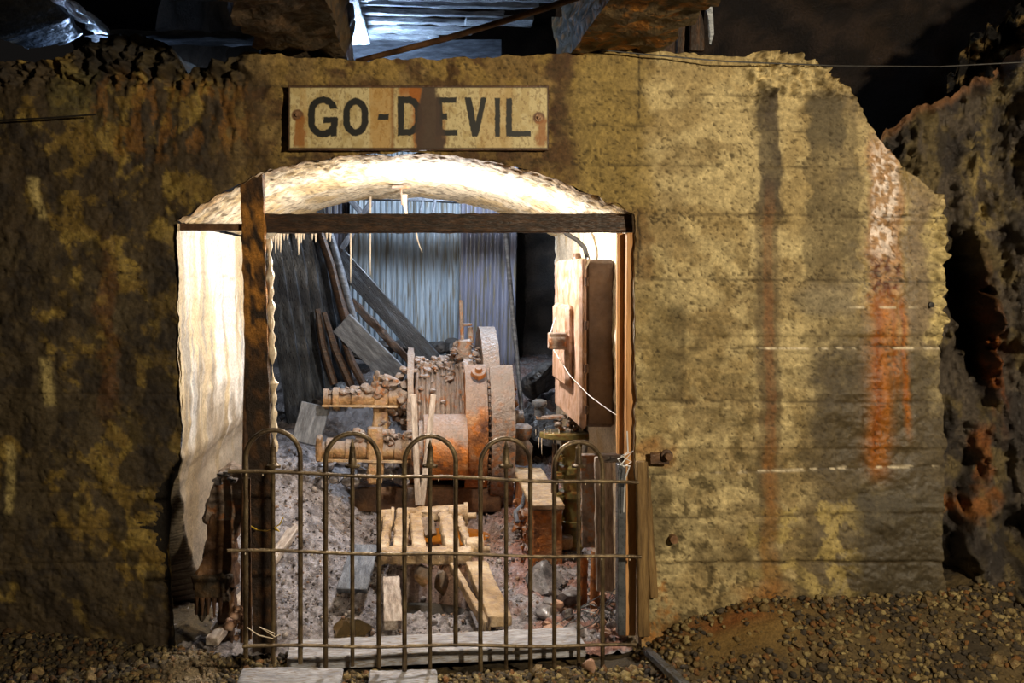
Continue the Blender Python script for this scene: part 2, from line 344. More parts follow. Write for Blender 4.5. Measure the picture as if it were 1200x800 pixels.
def lerp(c, d, m):
    m = np.clip(m, 0, 1)[..., None]; return c*(1-m)+np.array(d)*m
def S3(r, g, b): return np.array(srgb(r, g, b)[:3])
def band(u, c, h, soft=4): return ss(c-h-soft, c-h+soft, u)*(1-ss(c+h-soft, c+h+soft, u))
def rect(u, v, u0, u1, v0, v1, su=8, sv=14): return ss(u0-su, u0+su, u)*(1-ss(u1-su, u1+su, u))*ss(v0-sv, v0+sv, v)*(1-ss(v1-sv, v1+sv, v))
def lined(u, v):
    wob = (fbm(u/60, v/60, 2, 3, 61)-.5)*8
    t = 0
    for v0, sl in ((112, .02), (152, .03), (196, .02), (252, .015), (328, .01), (408, -.01), (470, .01), (552, -.03), (604, -.02), (660, 0)):
        t = np.maximum(t, np.exp(-((v+wob*.35-v0-sl*(u-900))/1.6)**2))
    return t
def paint_wall(u, v):
    n1 = fbm(u/90, v/70, 0, 5, 1); n2 = fbm(u/22, v/22, 0, 5, 2, .6); n3 = fbm(u/7, v/7, 0, 4, 3, .65); nv = fbm(u/9, v/70, 0, 5, 4, .6)
    wu = u+(fbm(u/30, v/30, 3, 4, 5)-.5)*26; wv = v+(fbm(u/30, v/30, 9, 4, 6)-.5)*26
    c = np.zeros(u.shape+(3,))+S3(188, 170, 124)
    c = lerp(c, S3(156, 136, 92), ss(.42, .62, n1)*.85); c = lerp(c, S3(132, 112, 74), ss(.5, .66, fbm(u/140, v/60, 12, 4, 18))*.6)
    c = lerp(c, S3(128, 106, 62), ss(.53, .66, n2)*.5*(.35+.65*ss(230, 330, v)))
    c = lerp(c, S3(208, 190, 140), ss(.55, .7, fbm(u/35, v/28, 4, 4, 7))*.5)
    # dark lichen-like patches, denser low down
    low = ss(430, 640, v)
    c = lerp(c, S3(72, 62, 38), ss(.60-.05*low, .66-.05*low, n2*.7+n3*.3+.16*(fbm(u/110, v/90, 5, 3, 57)-.55))*(.45+.4*low)*ss(735, 800, u))
    c = lerp(c, S3(84, 74, 46), ss(.5, .6, fbm(u/40, v/16, 4, 4, 17))*.35*ss(240, 420, v))
    # lower right goes grey brown
    g = rect(wu, wv, 948, 1140, 380, 860, 18, 40)*.85
    c = lerp(c, S3(92, 80, 58), g*ss(.3, .55, n1*.5+n2*.5+.08))
    c = lerp(c, S3(78, 68, 50), rect(wu, wv, 955, 1125, 420, 560, 6, 16)*(.35+.75*n2))
    c = lerp(c, S3(176, 156, 96), rect(wu, wv, 880, 1010, 590, 700, 14, 12)*ss(.46, .56, n2)*.8)
    c = lerp(c, S3(66, 60, 48), rect(wu, wv, 1000, 1110, 560, 720, 22, 30)*.8)
    # grey patch top right of the vertical streak
    c = lerp(c, S3(104, 92, 66), rect(wu, wv, 944, 1008, 112, 330, 3, 12)*(.35+.75*n2))
    c = lerp(c, S3(82, 74, 58), rect(wu, wv, 946, 990, 112, 175, 3, 10)*(.4+.6*n3))
    c = lerp(c, S3(120, 104, 84), rect(wu, wv, 1060, 1100, 215, 400, 8, 20)*.75)
    c = lerp(c, S3(196, 178, 122), rect(wu, wv, 1092, 1125, 240, 400, 5, 10)*.8)
    c = lerp(c, S3(112, 104, 90), rect(wu, wv, 940, 1000, 330, 372, 10, 8)*.6)
    # long vertical streak
    s = rect(u+(wu-u)*.4, v, 889, 914, 104, 250, 2, 5); c = lerp(c, S3(70, 60, 46), s*(.6+.5*n2))
    s = rect(u+(wu-u)*.45, v, 887, 914, 240, 720, 2.5, 10); c = lerp(c, S3(88, 72, 46), s*(.75-.25*low)*(.5+.8*n2))
    s = rect(u+(wu-u)*.25, v, 896, 907, 230, 600, 2.5, 30); c = lerp(c, S3(128, 82, 46), s*(.2+.6*nv))
    s = rect(u+(wu-u)*.5, v, 893, 912, 520, 720, 4, 30); c = lerp(c, S3(136, 92, 36), s*(.25+.45*n2))
    c = lerp(c, S3(160, 100, 30), rect(wu, wv, 870, 925, 690, 730, 14, 12)*.5)
    # white and red streak
    s = rect(u+(wu-u)*.5, v, 1018, 1056, 158, 345, 5, 16); c = lerp(c, S3(166, 128, 92), s*.85)
    c = lerp(c, S3(232, 216, 204), s*ss(.47, .56, fbm(u/5, v/9, 0, 4, 21))*rect(u, v, 1022, 1050, 170, 300, 4, 26))
    c = lerp(c, S3(96, 54, 34), rect(wu, v, 1020, 1050, 300, 350, 5, 12)*ss(.47, .55, fbm(u/6, v/6, 0, 3, 22)))
    for (c0, c1, h, v0, v1, k) in ((1033, 1030, 13, 345, 570, .95), (1056, 1066, 4, 350, 520, .9), (1045, 1052, 5, 345, 470, .7)):
        cc = c0+(c1-c0)*np.clip((v-v0)/(v1-v0), 0, 1)
        s = np.exp(-((u+(wu-u)*.25-cc)/h)**2)*ss(v0-12, v0+12, v)*(1-ss(v1-40, v1+6, v)); c = lerp(c, S3(176, 104, 24), s*k*(.55+.6*nv))
        s = np.exp(-((u+(wu-u)*.25-cc+h*.3)/(h*.4))**2)*ss(v0-12, v0+12, v)*(1-ss(v1-60, v1-10, v)); c = lerp(c, S3(132, 66, 22), s*k*.7)
    # dark smears
    for (a, b, c_, d) in ((936, 950, 630, 700), (812, 838, 640, 672), (757, 784, 560, 640), (760, 800, 355, 470), (880, 900, 100, 150), (855, 880, 640, 665)):
        c = lerp(c, S3(72, 60, 36), rect(wu, wv, a, b, c_, d, 6, 14)*.6)
    c = lerp(c, S3(150, 132, 84), rect(wu, wv, 748, 780, 300, 520, 8, 20)*.3)
    # rust at the foot near the opening
    c = lerp(c, S3(170, 108, 34), rect(wu, wv, 735, 785, 665, 760, 14, 18)*ss(.42, .6, n2)*.7)
    c = lerp(c, S3(96, 62, 30), rect(wu, wv, 742, 762, 240, 330, 5, 12)*.5)
    c = lerp(c, S3(150, 96, 40), rect(wu, wv, 745, 790, 515, 545, 10, 8)*.5)
    # brown-ochre zone above the opening
    top = (1-ss(735, 775, wu))*(1-ss(250, 300, wv)); 
    c = lerp(c, S3(118, 92, 46), top*.85)
    c = lerp(c, S3(78, 54, 30), top*ss(.45, .6, n2*.5+n1*.5)*.85)
    c = lerp(c, S3(150, 124, 66), top*ss(.5, .62, fbm(u/26, v/26, 8, 4, 31))*ss(300, 340, u)*.8)
    c = lerp(c, S3(62, 40, 28), rect(wu, v, 648, 672, 60, 170, 5, 14)*.75)
    c = lerp(c, S3(150, 130, 76), rect(wu, wv, 675, 760, 66, 250, 14, 14)*.7)
    c = lerp(c, S3(62, 42, 26), rect(wu, v, 283, 312, 90, 215, 6, 20)*.75)
    c = lerp(c, S3(80, 56, 36), rect(wu, wv, 560, 660, 176, 200, 20, 8)*.6)
    # left wall: black-brown growth and ochre patches, base also darkened for weak light
    lf = 1-ss(215, 330, wu+(330-u)*0)
    c = lerp(c, S3(62, 50, 32), lf*.94)
    oc = ss(.5, .6, fbm(u/44, v/50, 6, 5, 41, .58)+.07*rect(u, v, 60, 220, 180, 330, 40, 30)+.05*rect(u, v, 60, 215, 380, 520, 40, 40)+.06*rect(u, v, 60, 210, 640, 700, 40, 20)+.08*rect(u, v, 60, 300, 80, 230, 30, 30)-.09*(1-ss(30, 120, u)))
    c = lerp(c, S3(124, 100, 42), lf*oc*.85)
    c = lerp(c, S3(150, 128, 62), lf*oc*ss(.52, .62, n2)*.6)
    c = lerp(c, S3(40, 32, 24), lf*ss(.52, .64, fbm(u/28, v/34, 2, 4, 43))*.8)
    c = lerp(c, S3(130, 86, 26), rect(wu, wv, 105, 290, 85, 180, 20, 16)*ss(.48, .6, fbm(u/10, v/24, 0, 5, 44))*.55)
    c = lerp(c, S3(98, 62, 26), rect(wu, v, 116, 134, 290, 480, 4, 40)*.6)
    c = lerp(c, S3(34, 28, 24), rect(wu, wv, 168, 206, 280, 560, 8, 30)*.45)
    for (a, b, sl, v0, v1) in ((43, 6, .25, 208, 256), (57, 8, .12, 420, 474), (12, 5, 0, 520, 600)):
        cc = a+(v-(v0+v1)/2)*sl; s = np.exp(-((wu*.3+u*.7-cc)/b)**4)*ss(v0-4, v0+4, v)*(1-ss(v1-4, v1+4, v)); c = lerp(c, S3(190, 170, 110), s*.85)
    c = lerp(c, S3(24, 20, 15), rect(wu, wv, 85, 285, 20, 92, 20, 12)*.85)
    c = lerp(c, S3(92, 84, 44), rect(wu, wv, 60, 110, 80, 140, 8, 12)*.6)
    # darker towards the foot on the left
    c = lerp(c, S3(58, 46, 30), ss(690, 760, v+n2*20)*(1-ss(640, 780, u))*.7)
    ln = lined(u, v); dk = ss(.42, .6, fbm(u/26, v/10, 0, 4, 52))
    c = lerp(c, S3(64, 52, 32), ln*dk*.75)
    wl = np.exp(-((v-408-.0*(u))/1.2)**2)*ss(868, 888, u)+np.exp(-((v-(552-.03*(u-900)))/1.4)**2)*ss(790, 900, u)*(1-ss(1085, 1105, u))+np.exp(-((v-360)/1.2)**2)*ss(985, 1010, u)*(1-ss(1060, 1080, u))
    c = lerp(c, S3(220, 206, 176), wl*ss(.4, .55, fbm(u/12, v/12, 0, 3, 53))*.9)
    for (uu, v0, v1) in ((748, 62, 150), (749, 250, 330), (878, 200, 330)):
        c = lerp(c, S3(36, 28, 18), np.exp(-((u-uu-(fbm(v/20, v/20, 0, 3, 54)-.5)*8)/1.3)**2)*ss(v0-3, v0+3, v)*(1-ss(v1-12, v1, v))*.9*(1 if uu < 800 else .3))
    # pitting along lift lines
    pit = ss(.72, .77, fbm(u/4.5, v/3.5, 0, 3, 55)+.10*(fbm(u/60, v/40, 0, 3, 56)-.62)+.09*np.exp(-((v-250)/12)**2)+.09*np.exp(-((v-325)/10)**2)+.06*np.exp(-((v-190)/14)**2))
    c = lerp(c, S3(58, 46, 26), pit*.75)
    wet = .12+.35*ss(.45, .6, n1)*ss(960, 1000, u)+.5*rect(u, v, 1012, 1072, 150, 580, 8, 20)+.3*lf*n2
    wet = wet+.35*rect(wu, wv, 955, 1110, 400, 720, 20, 20)+.2*rect(u, v, 884, 916, 100, 700, 4, 20)+.4*wl
    c = c*(1+(n3-.5)[..., None]*.7)*(1+(n2-.5)[..., None]*.3)
    return np.dstack([c, np.clip(wet, 0, 1)]) if c.ndim == 3 else np.concatenate([c, np.clip(wet, 0, 1)[:, None]], 1), pit, ln
def wall_relief(u, v, pit, ln):
    d = (fbm(u/120, v/120, 0, 3, 71)-.5)*.05+(fbm(u/20, v/20, 0, 4, 72)-.5)*.022+(fbm(u/6, v/6, 0, 3, 73)-.5)*.007
    d = d-.006*ln-.006*pit
    d = d+.010*((np.floor((v+2)/66) % 2)-.5)*ss(760, 800, u)                           # board lifts stand proud in turn
    br = rect(u, v, 876, 1000, 40, 118, 10, 12)+rect(u, v, 1090, 1120, 220, 420, 6, 12)*.7      # broken crest
    d = d+br*(np.abs(fbm(u/13, v/13, 0, 3, 74)-.5)*.20-.015)
    lf = rect(u, v, -260, 285, 10, 100, 20, 14)
    d = d+lf*((np.abs(fbm(u/24, v/20, 0, 4, 75)-.5))*.26-.05)
    d = d+rect(u, v, 100, 290, 90, 180, 20, 20)*(fbm(u/9, v/26, 0, 3, 76)-.5)*.02
    d = d+rect(u, v, 1014, 1060, 150, 350, 6, 14)*(fbm(u/5, v/7, 0, 3, 77)-.3)*.03
    return d
def build_front():
    st = 2.0; us = np.arange(-230, 1116+st, st); vs = np.arange(30, 850+st, st)
    U, V = np.meshgrid(us, vs, indexing='ij'); n, m = U.shape
    cu = (U[:-1, :-1]+U[1:, 1:])/2; cv = (V[:-1, :-1]+V[1:, 1:])/2
    keep = inside(cu, cv, OA) & ~inside(cu, cv, HA)
    Fc = gridfaces(n, m)[keep.ravel()]
    u = U.ravel().copy(); v = V.ravel().copy()
    cnt = np.zeros(n*m, int); np.add.at(cnt, Fc.ravel(), 1)
    bd = np.where((cnt > 0) & (cnt < 4))[0]
    nearh = (u[bd] > 190) & (u[bd] < 765) & (v[bd] > 172)
    for sel, A in ((bd[nearh], HA), (bd[~nearh], OA)):
        q = snap(u[sel], v[sel], A); u[sel] = q[:, 0]; v[sel] = q[:, 1]
    used = np.where(cnt > 0)[0]; remap = -np.ones(n*m, int); remap[used] = np.arange(len(used)); Fc = remap[Fc]
    u = u[used]; v = v[used]
    col, pit, ln = paint_wall(u, v)
    Y = 4.0-wall_relief(u, v, pit, ln)
    V3 = np.stack([(u-VX)/F*4.0, Y, EYE+(VY-v)/F*4.0], 1)
    o = npmesh('wall_front', V3, Fc, MT['wall'], col, kind='structure')
    # back-going faces of the crest and the broken right end
    sel = [p for p in OA if p[1] < 840 and p[0] > -229]
    A = np.array(sel); K = 26
    ys = np.linspace(0, 1, K)**1.5*2.4
    c, p_, l_ = paint_wall(A[:, 0], A[:, 1]); d0 = wall_relief(A[:, 0], A[:, 1], p_, l_)
    VV = []; CC = []
    for k, y in enumerate(ys):
        uu = A[:, 0]+(fbm(A[:, 0]/20, A[:, 1]/20, y*6, 3, 81)-.5)*16*min(1, y*4)
        vv = A[:, 1]+(fbm(A[:, 0]/20, A[:, 1]/20, y*6, 3, 82)-.5)*16*min(1, y*4)+y*3
        Yk = 4.0-d0*(1-min(1, y*3))+y
        VV.append(np.stack([(uu-VX)/F*4.0, Yk, EYE+(VY-vv)/F*4.0], 1)); CC.append(np.concatenate([np.zeros((len(A), 3))+S3(58, 50, 38), np.zeros((len(A), 1))+.4], 1) if k > 2 else c)
    V3 = np.stack(VV, 1).reshape(-1, 3); C3 = np.stack(CC, 1).reshape(-1, 4)
    e = npmesh('crest', V3, gridfaces(len(A), K), MT['wall'], C3); e.parent = o
build_front()

# ---- lining of the opening: left wall, vault, right wall
def lining(name, pts, paint, disp):
    A = np.array(pts); K = 140
    ys = np.concatenate([np.linspace(0, .4, 50), np.linspace(.4, 2.32, K-50)[1:]]); K = len(ys)
    AU, YY = np.meshgrid(np.arange(len(A)), ys, indexing='ij')
    u = A[AU, 0]; v = A[AU, 1]
    X = (u-VX)/F*4.0; Z = EYE+(VY-v)/F*4.0
    T = np.gradient(A, axis=0); nn = np.stack([-T[:, 1], T[:, 0]], 1); nn /= np.linalg.norm(nn, axis=1)[:, None]  # image-space normal into the hole
    d = disp(X, 4+YY, Z)
    X = X+nn[AU, 0]*d; Z = Z-nn[AU, 1]*d
    col = paint(X, 4+YY, Z)
    V3 = np.stack([X, 4+YY-.005, Z], -1).reshape(-1, 3)
    return npmesh(name, V3, gridfaces(len(A), K), MT['wall'], col.reshape(-1, 4), kind='structure')
def seg(a, b):
    i0 = ((HA-np.array(a))**2).sum(1).argmin(); i1 = ((HA-np.array(b))**2).sum(1).argmin()
    return [tuple(p) for p in (HA[i0:i1+1] if i1 > i0 else np.vstack([HA[i0:], HA[:i1+1]]))]
def dsp_soft(X, Y, Z): return (fbm(X*3, Y*3, Z*3, 3, 91)-.5)*.03+(fbm(X*14, Y*14, Z*14, 3, 92)-.5)*.012
def paint_vault(X, Y, Z):
    c = np.zeros(X.shape+(3,))+S3(214, 200, 172)
    c = lerp(c, S3(196, 172, 128), ss(.45, .65, fbm(X*4, Y*3, Z*2, 4, 93)))
    c = lerp(c, S3(176, 132, 84), (1-ss(4.0, 4.22, Y+(fbm(X*8, Y*8, 0, 3, 94)-.5)*.2))*.5)
    c = lerp(c, S3(84, 68, 50), ss(.60, .66, fbm(X*40, Y*26, Z*10, 3, 95)+.03*(1-ss(4.2, 4.9, Y)))*.7)
    return np.dstack([c, np.zeros(X.shape)+.2])
def dsp_vault(X, Y, Z):
    k = 1-ss(4.3, 5.1, Y)
    return (fbm(X*3, Y*3, Z*3, 3, 91)-.5)*.03+(fbm(X*22, Y*22, Z*22, 3, 96)-.5)*(.006+.020*k)
lining('ceiling', seg((207, 258), (743, 250)), paint_vault, dsp_vault)
def paint_right(X, Y, Z):
    c = np.zeros(X.shape+(3,))+S3(214, 206, 190)
    c = lerp(c, S3(190, 164, 116), ss(.5, .66, fbm(X*3, Y*5, Z*2, 4, 97))*.7)
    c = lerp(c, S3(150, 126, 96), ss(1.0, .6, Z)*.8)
    return np.dstack([c, np.zeros(X.shape)+.2])
lining('wall_right', seg((743, 250), (752, 850)), paint_right, dsp_soft)
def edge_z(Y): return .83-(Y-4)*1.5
def paint_left(X, Y, Z):
    c = np.zeros(X.shape+(3,))+S3(216, 212, 206)
    c = lerp(c, S3(196, 176, 136), ss(.48, .64, fbm(Y*5, Z*1.2, 0, 4, 98))*.8)
    c = lerp(c, S3(120, 128, 140), ss(.56, .66, fbm(Y*14, Z*1.1, 3, 4, 99))*.6*ss(2.0, 1.2, Z)*ss(.7, 1.0, Z))
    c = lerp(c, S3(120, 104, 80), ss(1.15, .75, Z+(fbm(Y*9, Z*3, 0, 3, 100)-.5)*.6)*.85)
    c = lerp(c, S3(110, 96, 80), np.exp(-((Z-1.60-(fbm(Y*3, Z, 0, 2, 108)-.5)*.06)/.004)**2)*.5)
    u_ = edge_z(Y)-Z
    c = lerp(c, S3(30, 24, 19), ss(-.02, .03, u_))  # shade of the undermined hollow painted in dark
    return np.dstack([c, np.zeros(X.shape)+.35])
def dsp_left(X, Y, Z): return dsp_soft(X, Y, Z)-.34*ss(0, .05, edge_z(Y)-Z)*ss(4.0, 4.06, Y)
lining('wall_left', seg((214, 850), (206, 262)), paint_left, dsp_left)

# ---- rock on the right of the wall
def build_rock():
    us = np.arange(1020, 1420, 2.6); vs = np.linspace(0, 1, 300)
    U, T = np.meshgrid(us, vs, indexing='ij')
    xs = [1020, 1040, 1062, 1080, 1105, 1130, 1165, 1200, 1260, 1420]; tops = [200, 150, 140, 125, 115, 104, 84, 52, 10, -60]
    top = np.interp(U, xs, tops)+(fbm(U/14, U/14, 0, 3, 111)-.5)*16
    V = top+(760-top)*T
    n = fbm(U/70, V/90, 0, 4, 112); r = 1-np.abs(fbm(U/30, V/60, 3, 4, 113)-.5)*4; f = fbm(U/9, V/12, 1, 4, 114)
    Y = 4.45-(n-.5)*.35-(r-.5)*.07-(f-.5)*.05-(fbm(U/5, V/6, 4, 3, 124)-.5)*.03
    foot = ss(520, 760, V+(n-.5)*120)*ss(1092, 1130, U); Y = Y-foot*.45-ss(1130, 1300, U)*.45
    hole = np.exp(-(((U-(1140+(V-360)*.22+(fbm(U/20, V/20, 0, 2, 115)-.5)*20))/20)**2+((V-362)/92)**2)**1.6); Y = Y+hole*.55
    bl = np.exp(-(((U-(1160+(V-380)*.12))/10)**2+((V-385)/80)**2)**1.3); Y = Y-bl*(.34+.2*(fbm(U/6, V/10, 2, 3, 116)-.5))
    hole2 = np.exp(-(((U-1190)/26)**2+((V-620)/30)**2)**1.5); Y = Y+hole2*.3
    dark = ss(0, 26, V-top); Y = Y+(1-ss(0, .05, T))*.06
    X = (U-VX)/F*(Y*.75+1.1); Z = EYE+(VY-V)/F*(Y*.75+1.1)
    c = np.zeros(U.shape+(3,))+S3(98, 88, 76)
    c = lerp(c, S3(128, 112, 72), ss(.5, .62, fbm(U/22, V/40, 0, 4, 117)+.1*(1-ss(180, 330, V)))*.75)
    c = lerp(c, S3(56, 51, 50), ss(.5, .62, fbm(U/26, V/30, 5, 4, 118)+.05*ss(1140, 1180, U)*ss(180, 260, V))*.8)
    c = lerp(c, S3(150, 106, 70), (1-ss(3, 14, V-top))*.8)  # warm light along the ridge edge painted in
    c = lerp(c, S3(170, 150, 96), np.exp(-((U-1150)/14)**2)*rect(U, V, 1100, 1180, 150, 280, 8, 30)*ss(.5, .58, fbm(U/9, V/13, 0, 3, 119)))
    c = lerp(c, S3(24, 16, 14), hole); c = lerp(c, S3(112, 70, 42), bl*.9); c = lerp(c, S3(196, 108, 26), bl*ss(.45, .6, fbm(U/8, V/20, 0, 3, 120))*ss(330, 420, V))  # recess shade of the hole painted in, then the rusty formation
    c = lerp(c, S3(170, 108, 48), rect(U+(fbm(U/20, V/20, 0, 3, 121)-.5)*40, V+(fbm(U/20, V/20, 4, 3, 122)-.5)*30, 1065, 1165, 575, 600, 12, 8)*.8)
    c = lerp(c, S3(160, 96, 40), rect(U+(fbm(U/20, V/20, 0, 3, 121)-.5)*20, V, 1140, 1158, 500, 560, 4, 10)*.75)
    wet = .35+.5*ss(.45, .6, fbm(U/18, V/18, 3, 4, 123))+.5*bl
    V3 = np.stack([X, Y, Z], -1).reshape(-1, 3)
    npmesh('wall_side_rock', V3, gridfaces(*U.shape), MT['rock'], np.dstack([c, np.clip(wet, 0, 1)]).reshape(-1, 4), kind='structure').name = 'wall_rock_right'
build_rock()

def rocksheet(name, fn, nu, nv, amp, sc, colA, colB, seed, wet=.3):
    a, b = np.meshgrid(np.linspace(0, 1, nu), np.linspace(0, 1, nv), indexing='ij')
    p0 = fn(a, b); e = 1e-3
    du = [x-y for x, y in zip(fn(a+e, b), p0)]; dv = [x-y for x, y in zip(fn(a, b+e), p0)]
    nx = du[1]*dv[2]-du[2]*dv[1]; ny = du[2]*dv[0]-du[0]*dv[2]; nz = du[0]*dv[1]-du[1]*dv[0]; L = np.sqrt(nx**2+ny**2+nz**2)+1e-12
    X, Y, Z = p0; n = (fbm(X*sc, Y*sc, Z*sc, 5, seed)-.5)*2*amp
    X = X+nx/L*n; Y = Y+ny/L*n; Z = Z+nz/L*n
    c = np.zeros(a.shape+(3,))+np.array(colA); c = lerp(c, colB, ss(.45, .6, fbm(X*4, Y*4, Z*4, 4, seed+5)))
    return npmesh(name, np.stack([X, Y, Z], -1).reshape(-1, 3), gridfaces(nu, nv), MT['rock'], np.dstack([c, np.zeros(a.shape)+wet]).reshape(-1, 4), kind='structure')
DK = S3(34, 30, 28); DK2 = S3(58, 50, 44)
rocksheet('wall_back', lambda a, b: (-3.5+9*a, 9.3+0*a, -.3+4.6*b), 120, 70, .35, 1.1, DK, DK2, 201)
rocksheet('wall_chamber_left', lambda a, b: (-1.75+0*a, 6.3+3.2*a, -.2+4.4*b), 60, 60, .2, 1.5, DK, DK2, 211)
rocksheet('wall_chamber_right', lambda a, b: (1.45+.2*a, 6.35+3.1*a, -.2+4.4*b), 60, 60, .2, 1.5, DK, DK2, 221)
rocksheet('ceiling_rock', lambda a, b: (-3.6+9.6*a, 1.0+8.6*b, 4.0+.25*np.sin(a*5)+0*b), 100, 90, .3, 1.1, DK, DK2, 231)
rocksheet('wall_far_rock', lambda a, b: (1.0+5.2*a, 6.6-1.3*a, 1.2+2.6*b), 90, 60, .35, 1.2, S3(40, 32, 27), S3(66, 52, 42), 241)
def build_ledge():
    us = np.arange(1110, 1420, 3.0); vs = np.linspace(0, 1, 70); U, T = np.meshgrid(us, vs, indexing='ij')
    top = np.interp(U, [1110, 1130, 1150, 1172, 1200, 1260, 1420], [96, 60, 34, 22, -4, -50, -120])+(fbm(U/10, U/10, 0, 3, 126)-.5)*30
    bot = np.interp(U, [1110, 1150, 1200, 1420], [112, 106, 72, -20])+8
    V = top+(bot-top)*T; Y = 4.75-(fbm(U/24, V/24, 0, 5, 127)-.5)*.7
    c = np.zeros(U.shape+(3,))+S3(140, 116, 70); c = lerp(c, S3(28, 24, 20), ss(.47, .53, fbm(U/20, V/16, 2, 4, 128)))
    npmesh('wall_ledge_rock', np.stack([(U-VX)/F*Y, Y, EYE+(VY-V)/F*Y], -1).reshape(-1, 3), gridfaces(*U.shape), MT['rock'], np.dstack([c, np.zeros(U.shape)+.4]).reshape(-1, 4), kind='structure')
build_ledge()

# ---- ground outside the gate
def ground_z(X, Y):
    X = np.asarray(X, float); Y = np.asarray(Y, float)
    u = VX+X/4.0*F
    zw = np.interp(u, [-300, 0, 200, 260, 480, 740, 790, 870, 900, 1000, 1100, 1200, 1500], [.04, .02, -.03, -.08, -.10, -.06, .05, .16, .17, .17, .20, .26, .4])
    t = ss(3.45, 4.0, Y); z0 = -.06
    z = z0+(zw-z0)*t
    z = z+.035*np.exp(-(((u-240)/26)**2+((Y-3.86)/.10)**2))
    return z+(fbm(X*3, Y*3, 0, 3, 301)-.5)*.05
def build_ground():
    xs = np.linspace(-3.2, 4.4, 500); ys = np.concatenate([np.linspace(.6, 3.0, 60), np.linspace(3.0, 4.5, 180)[1:]])
    X, Y = np.meshgrid(xs, ys, indexing='ij'); Z = ground_z(X, Y)+(fbm(X*30, Y*30, 0, 3, 302)-.5)*.02
    u = VX+X/4*F
    Z = np.where((u > 235) & (u < 735) & (Y > 4.12), -.35, Z)
    c = np.zeros(X.shape+(3,))+S3(92, 76, 46); c = lerp(c, S3(60, 50, 34), ss(.45, .6, fbm(X*5, Y*5, 0, 4, 303)))
    sand = np.exp(-(((u-860)/80)**2+((Y-3.86)/.16)**2)**1.5); c = lerp(c, S3(128, 100, 48), sand*.8)
    c = lerp(c, S3(136, 74, 28), np.exp(-(((u-850-(fbm(X*9, Y*9, 0, 2, 304)-.5)*60)/50)**2+((Y-3.92)/.05)**2))*.7)
    c = lerp(c, S3(50, 44, 36), (1-ss(170, 230, u))*.6); c = lerp(c, S3(150, 136, 112), np.exp(-(((u-240)/26)**2+((Y-3.8)/.16)**2)))  # dim light on the left put into the colour; then pale pile
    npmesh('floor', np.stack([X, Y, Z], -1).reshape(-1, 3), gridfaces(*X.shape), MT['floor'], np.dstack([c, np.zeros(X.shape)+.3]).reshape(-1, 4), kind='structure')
build_ground()
FLOOR = bpy.data.objects['floor']

def stones_proto(n, seed):
    out = []; r = random.Random(seed)
    for k in range(n):
        b = bmesh.new(); bmesh.ops.create_icosphere(b, subdivisions=1, radius=.5)
        out.append((np.array([v.co[:] for v in b.verts])*np.array([1, r.uniform(.65, .95), r.uniform(.5, .8)])+np.random.RandomState(seed+k).uniform(-.09, .09, (len(b.verts), 3)),
                    np.array([[v.index for v in f.verts] for f in b.faces]))); b.free()
    return out
PR = stones_proto(8, 4)
def stone_cloud(name, pts, sizes, mt, parent, kind='stuff', cols=None):
    rs = np.random.RandomState(len(pts)); VV = []; FF = []; CC = []; off = 0
    for i, (p, s) in enumerate(zip(pts, sizes)):
        v, f = PR[i % 8]; a = rs.uniform(0, 6.283, 3)
        R = Matrix.Rotation(a[0], 3, 'Z') @ Matrix.Rotation(a[1]*.25, 3, 'X')
        q = (v*s) @ np.array(R).T + np.array(p); VV.append(q); FF.append(f+off); off += len(v)
        if cols is not None: CC.append(np.repeat([np.append(cols[i], .35)], len(v), 0))
    return npmesh(name, np.vstack(VV), np.vstack(FF), mt, np.vstack(CC) if cols is not None else None, parent, smooth=False, kind=kind)
rs = np.random.RandomState(12)
n = 15000
gx = rs.uniform(-2.2, 3.1, n); gy = rs.uniform(3.15, 4.02, n)
uu = VX+gx/4*F
sand = np.exp(-(((uu-860)/70)**2+((gy-3.86)/.15)**2)**1.5)
ok = ~((uu > 350) & (uu < 740) & (gy > 3.86)) & (rs.uniform(0, 1, n) > sand*.93)
gx, gy, uu = gx[ok], gy[ok], uu[ok]
sz = rs.gamma(3.2, .0052, len(gx))+.008; gz = ground_z(gx, gy)+sz*.15
base3 = np.array([S3(112, 92, 54), S3(140, 120, 76), S3(92, 76, 50), S3(76, 66, 52), S3(156, 138, 92), S3(120, 82, 40), S3(60, 52, 42)])
pale = np.exp(-(((uu-240)/28)**2+((gy-3.8)/.16)**2)); sz = sz*(1-.45*pale)
cc = base3[rs.randint(0, 7, len(gx))]*rs.uniform(.7, 1.15, (len(gx), 1))
cc = cc*(1-pale[:, None]*.8)+S3(165, 150, 128)*pale[:, None]*.8
cc = cc*(1-.5*(1-ss(170, 225, uu)))[:, None]  # stone colour dimmed to the left, where the light falls off
order = np.argsort(-sz*(1/gy)); big = order[:240]; rest = order[240:]
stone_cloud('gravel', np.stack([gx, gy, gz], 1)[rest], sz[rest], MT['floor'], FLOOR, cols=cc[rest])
protos = []
for k in range(8):
    v, f = PR[k]; me = bpy.data.meshes.new('stone'); me.from_pydata(v.tolist(), [], f.tolist()); me.materials.append(MT['stone']); protos.append(me)
for k, i in enumerate(big):
    o = bpy.data.objects.new('stone', protos[k % 8]); COL.objects.link(o); o.parent = FLOOR
    o.location = (gx[i], gy[i], gz[i]); o.scale = (sz[i],)*3; o.rotation_euler = (rs.uniform(-.3, .3), rs.uniform(-.3, .3), rs.uniform(0, 6))

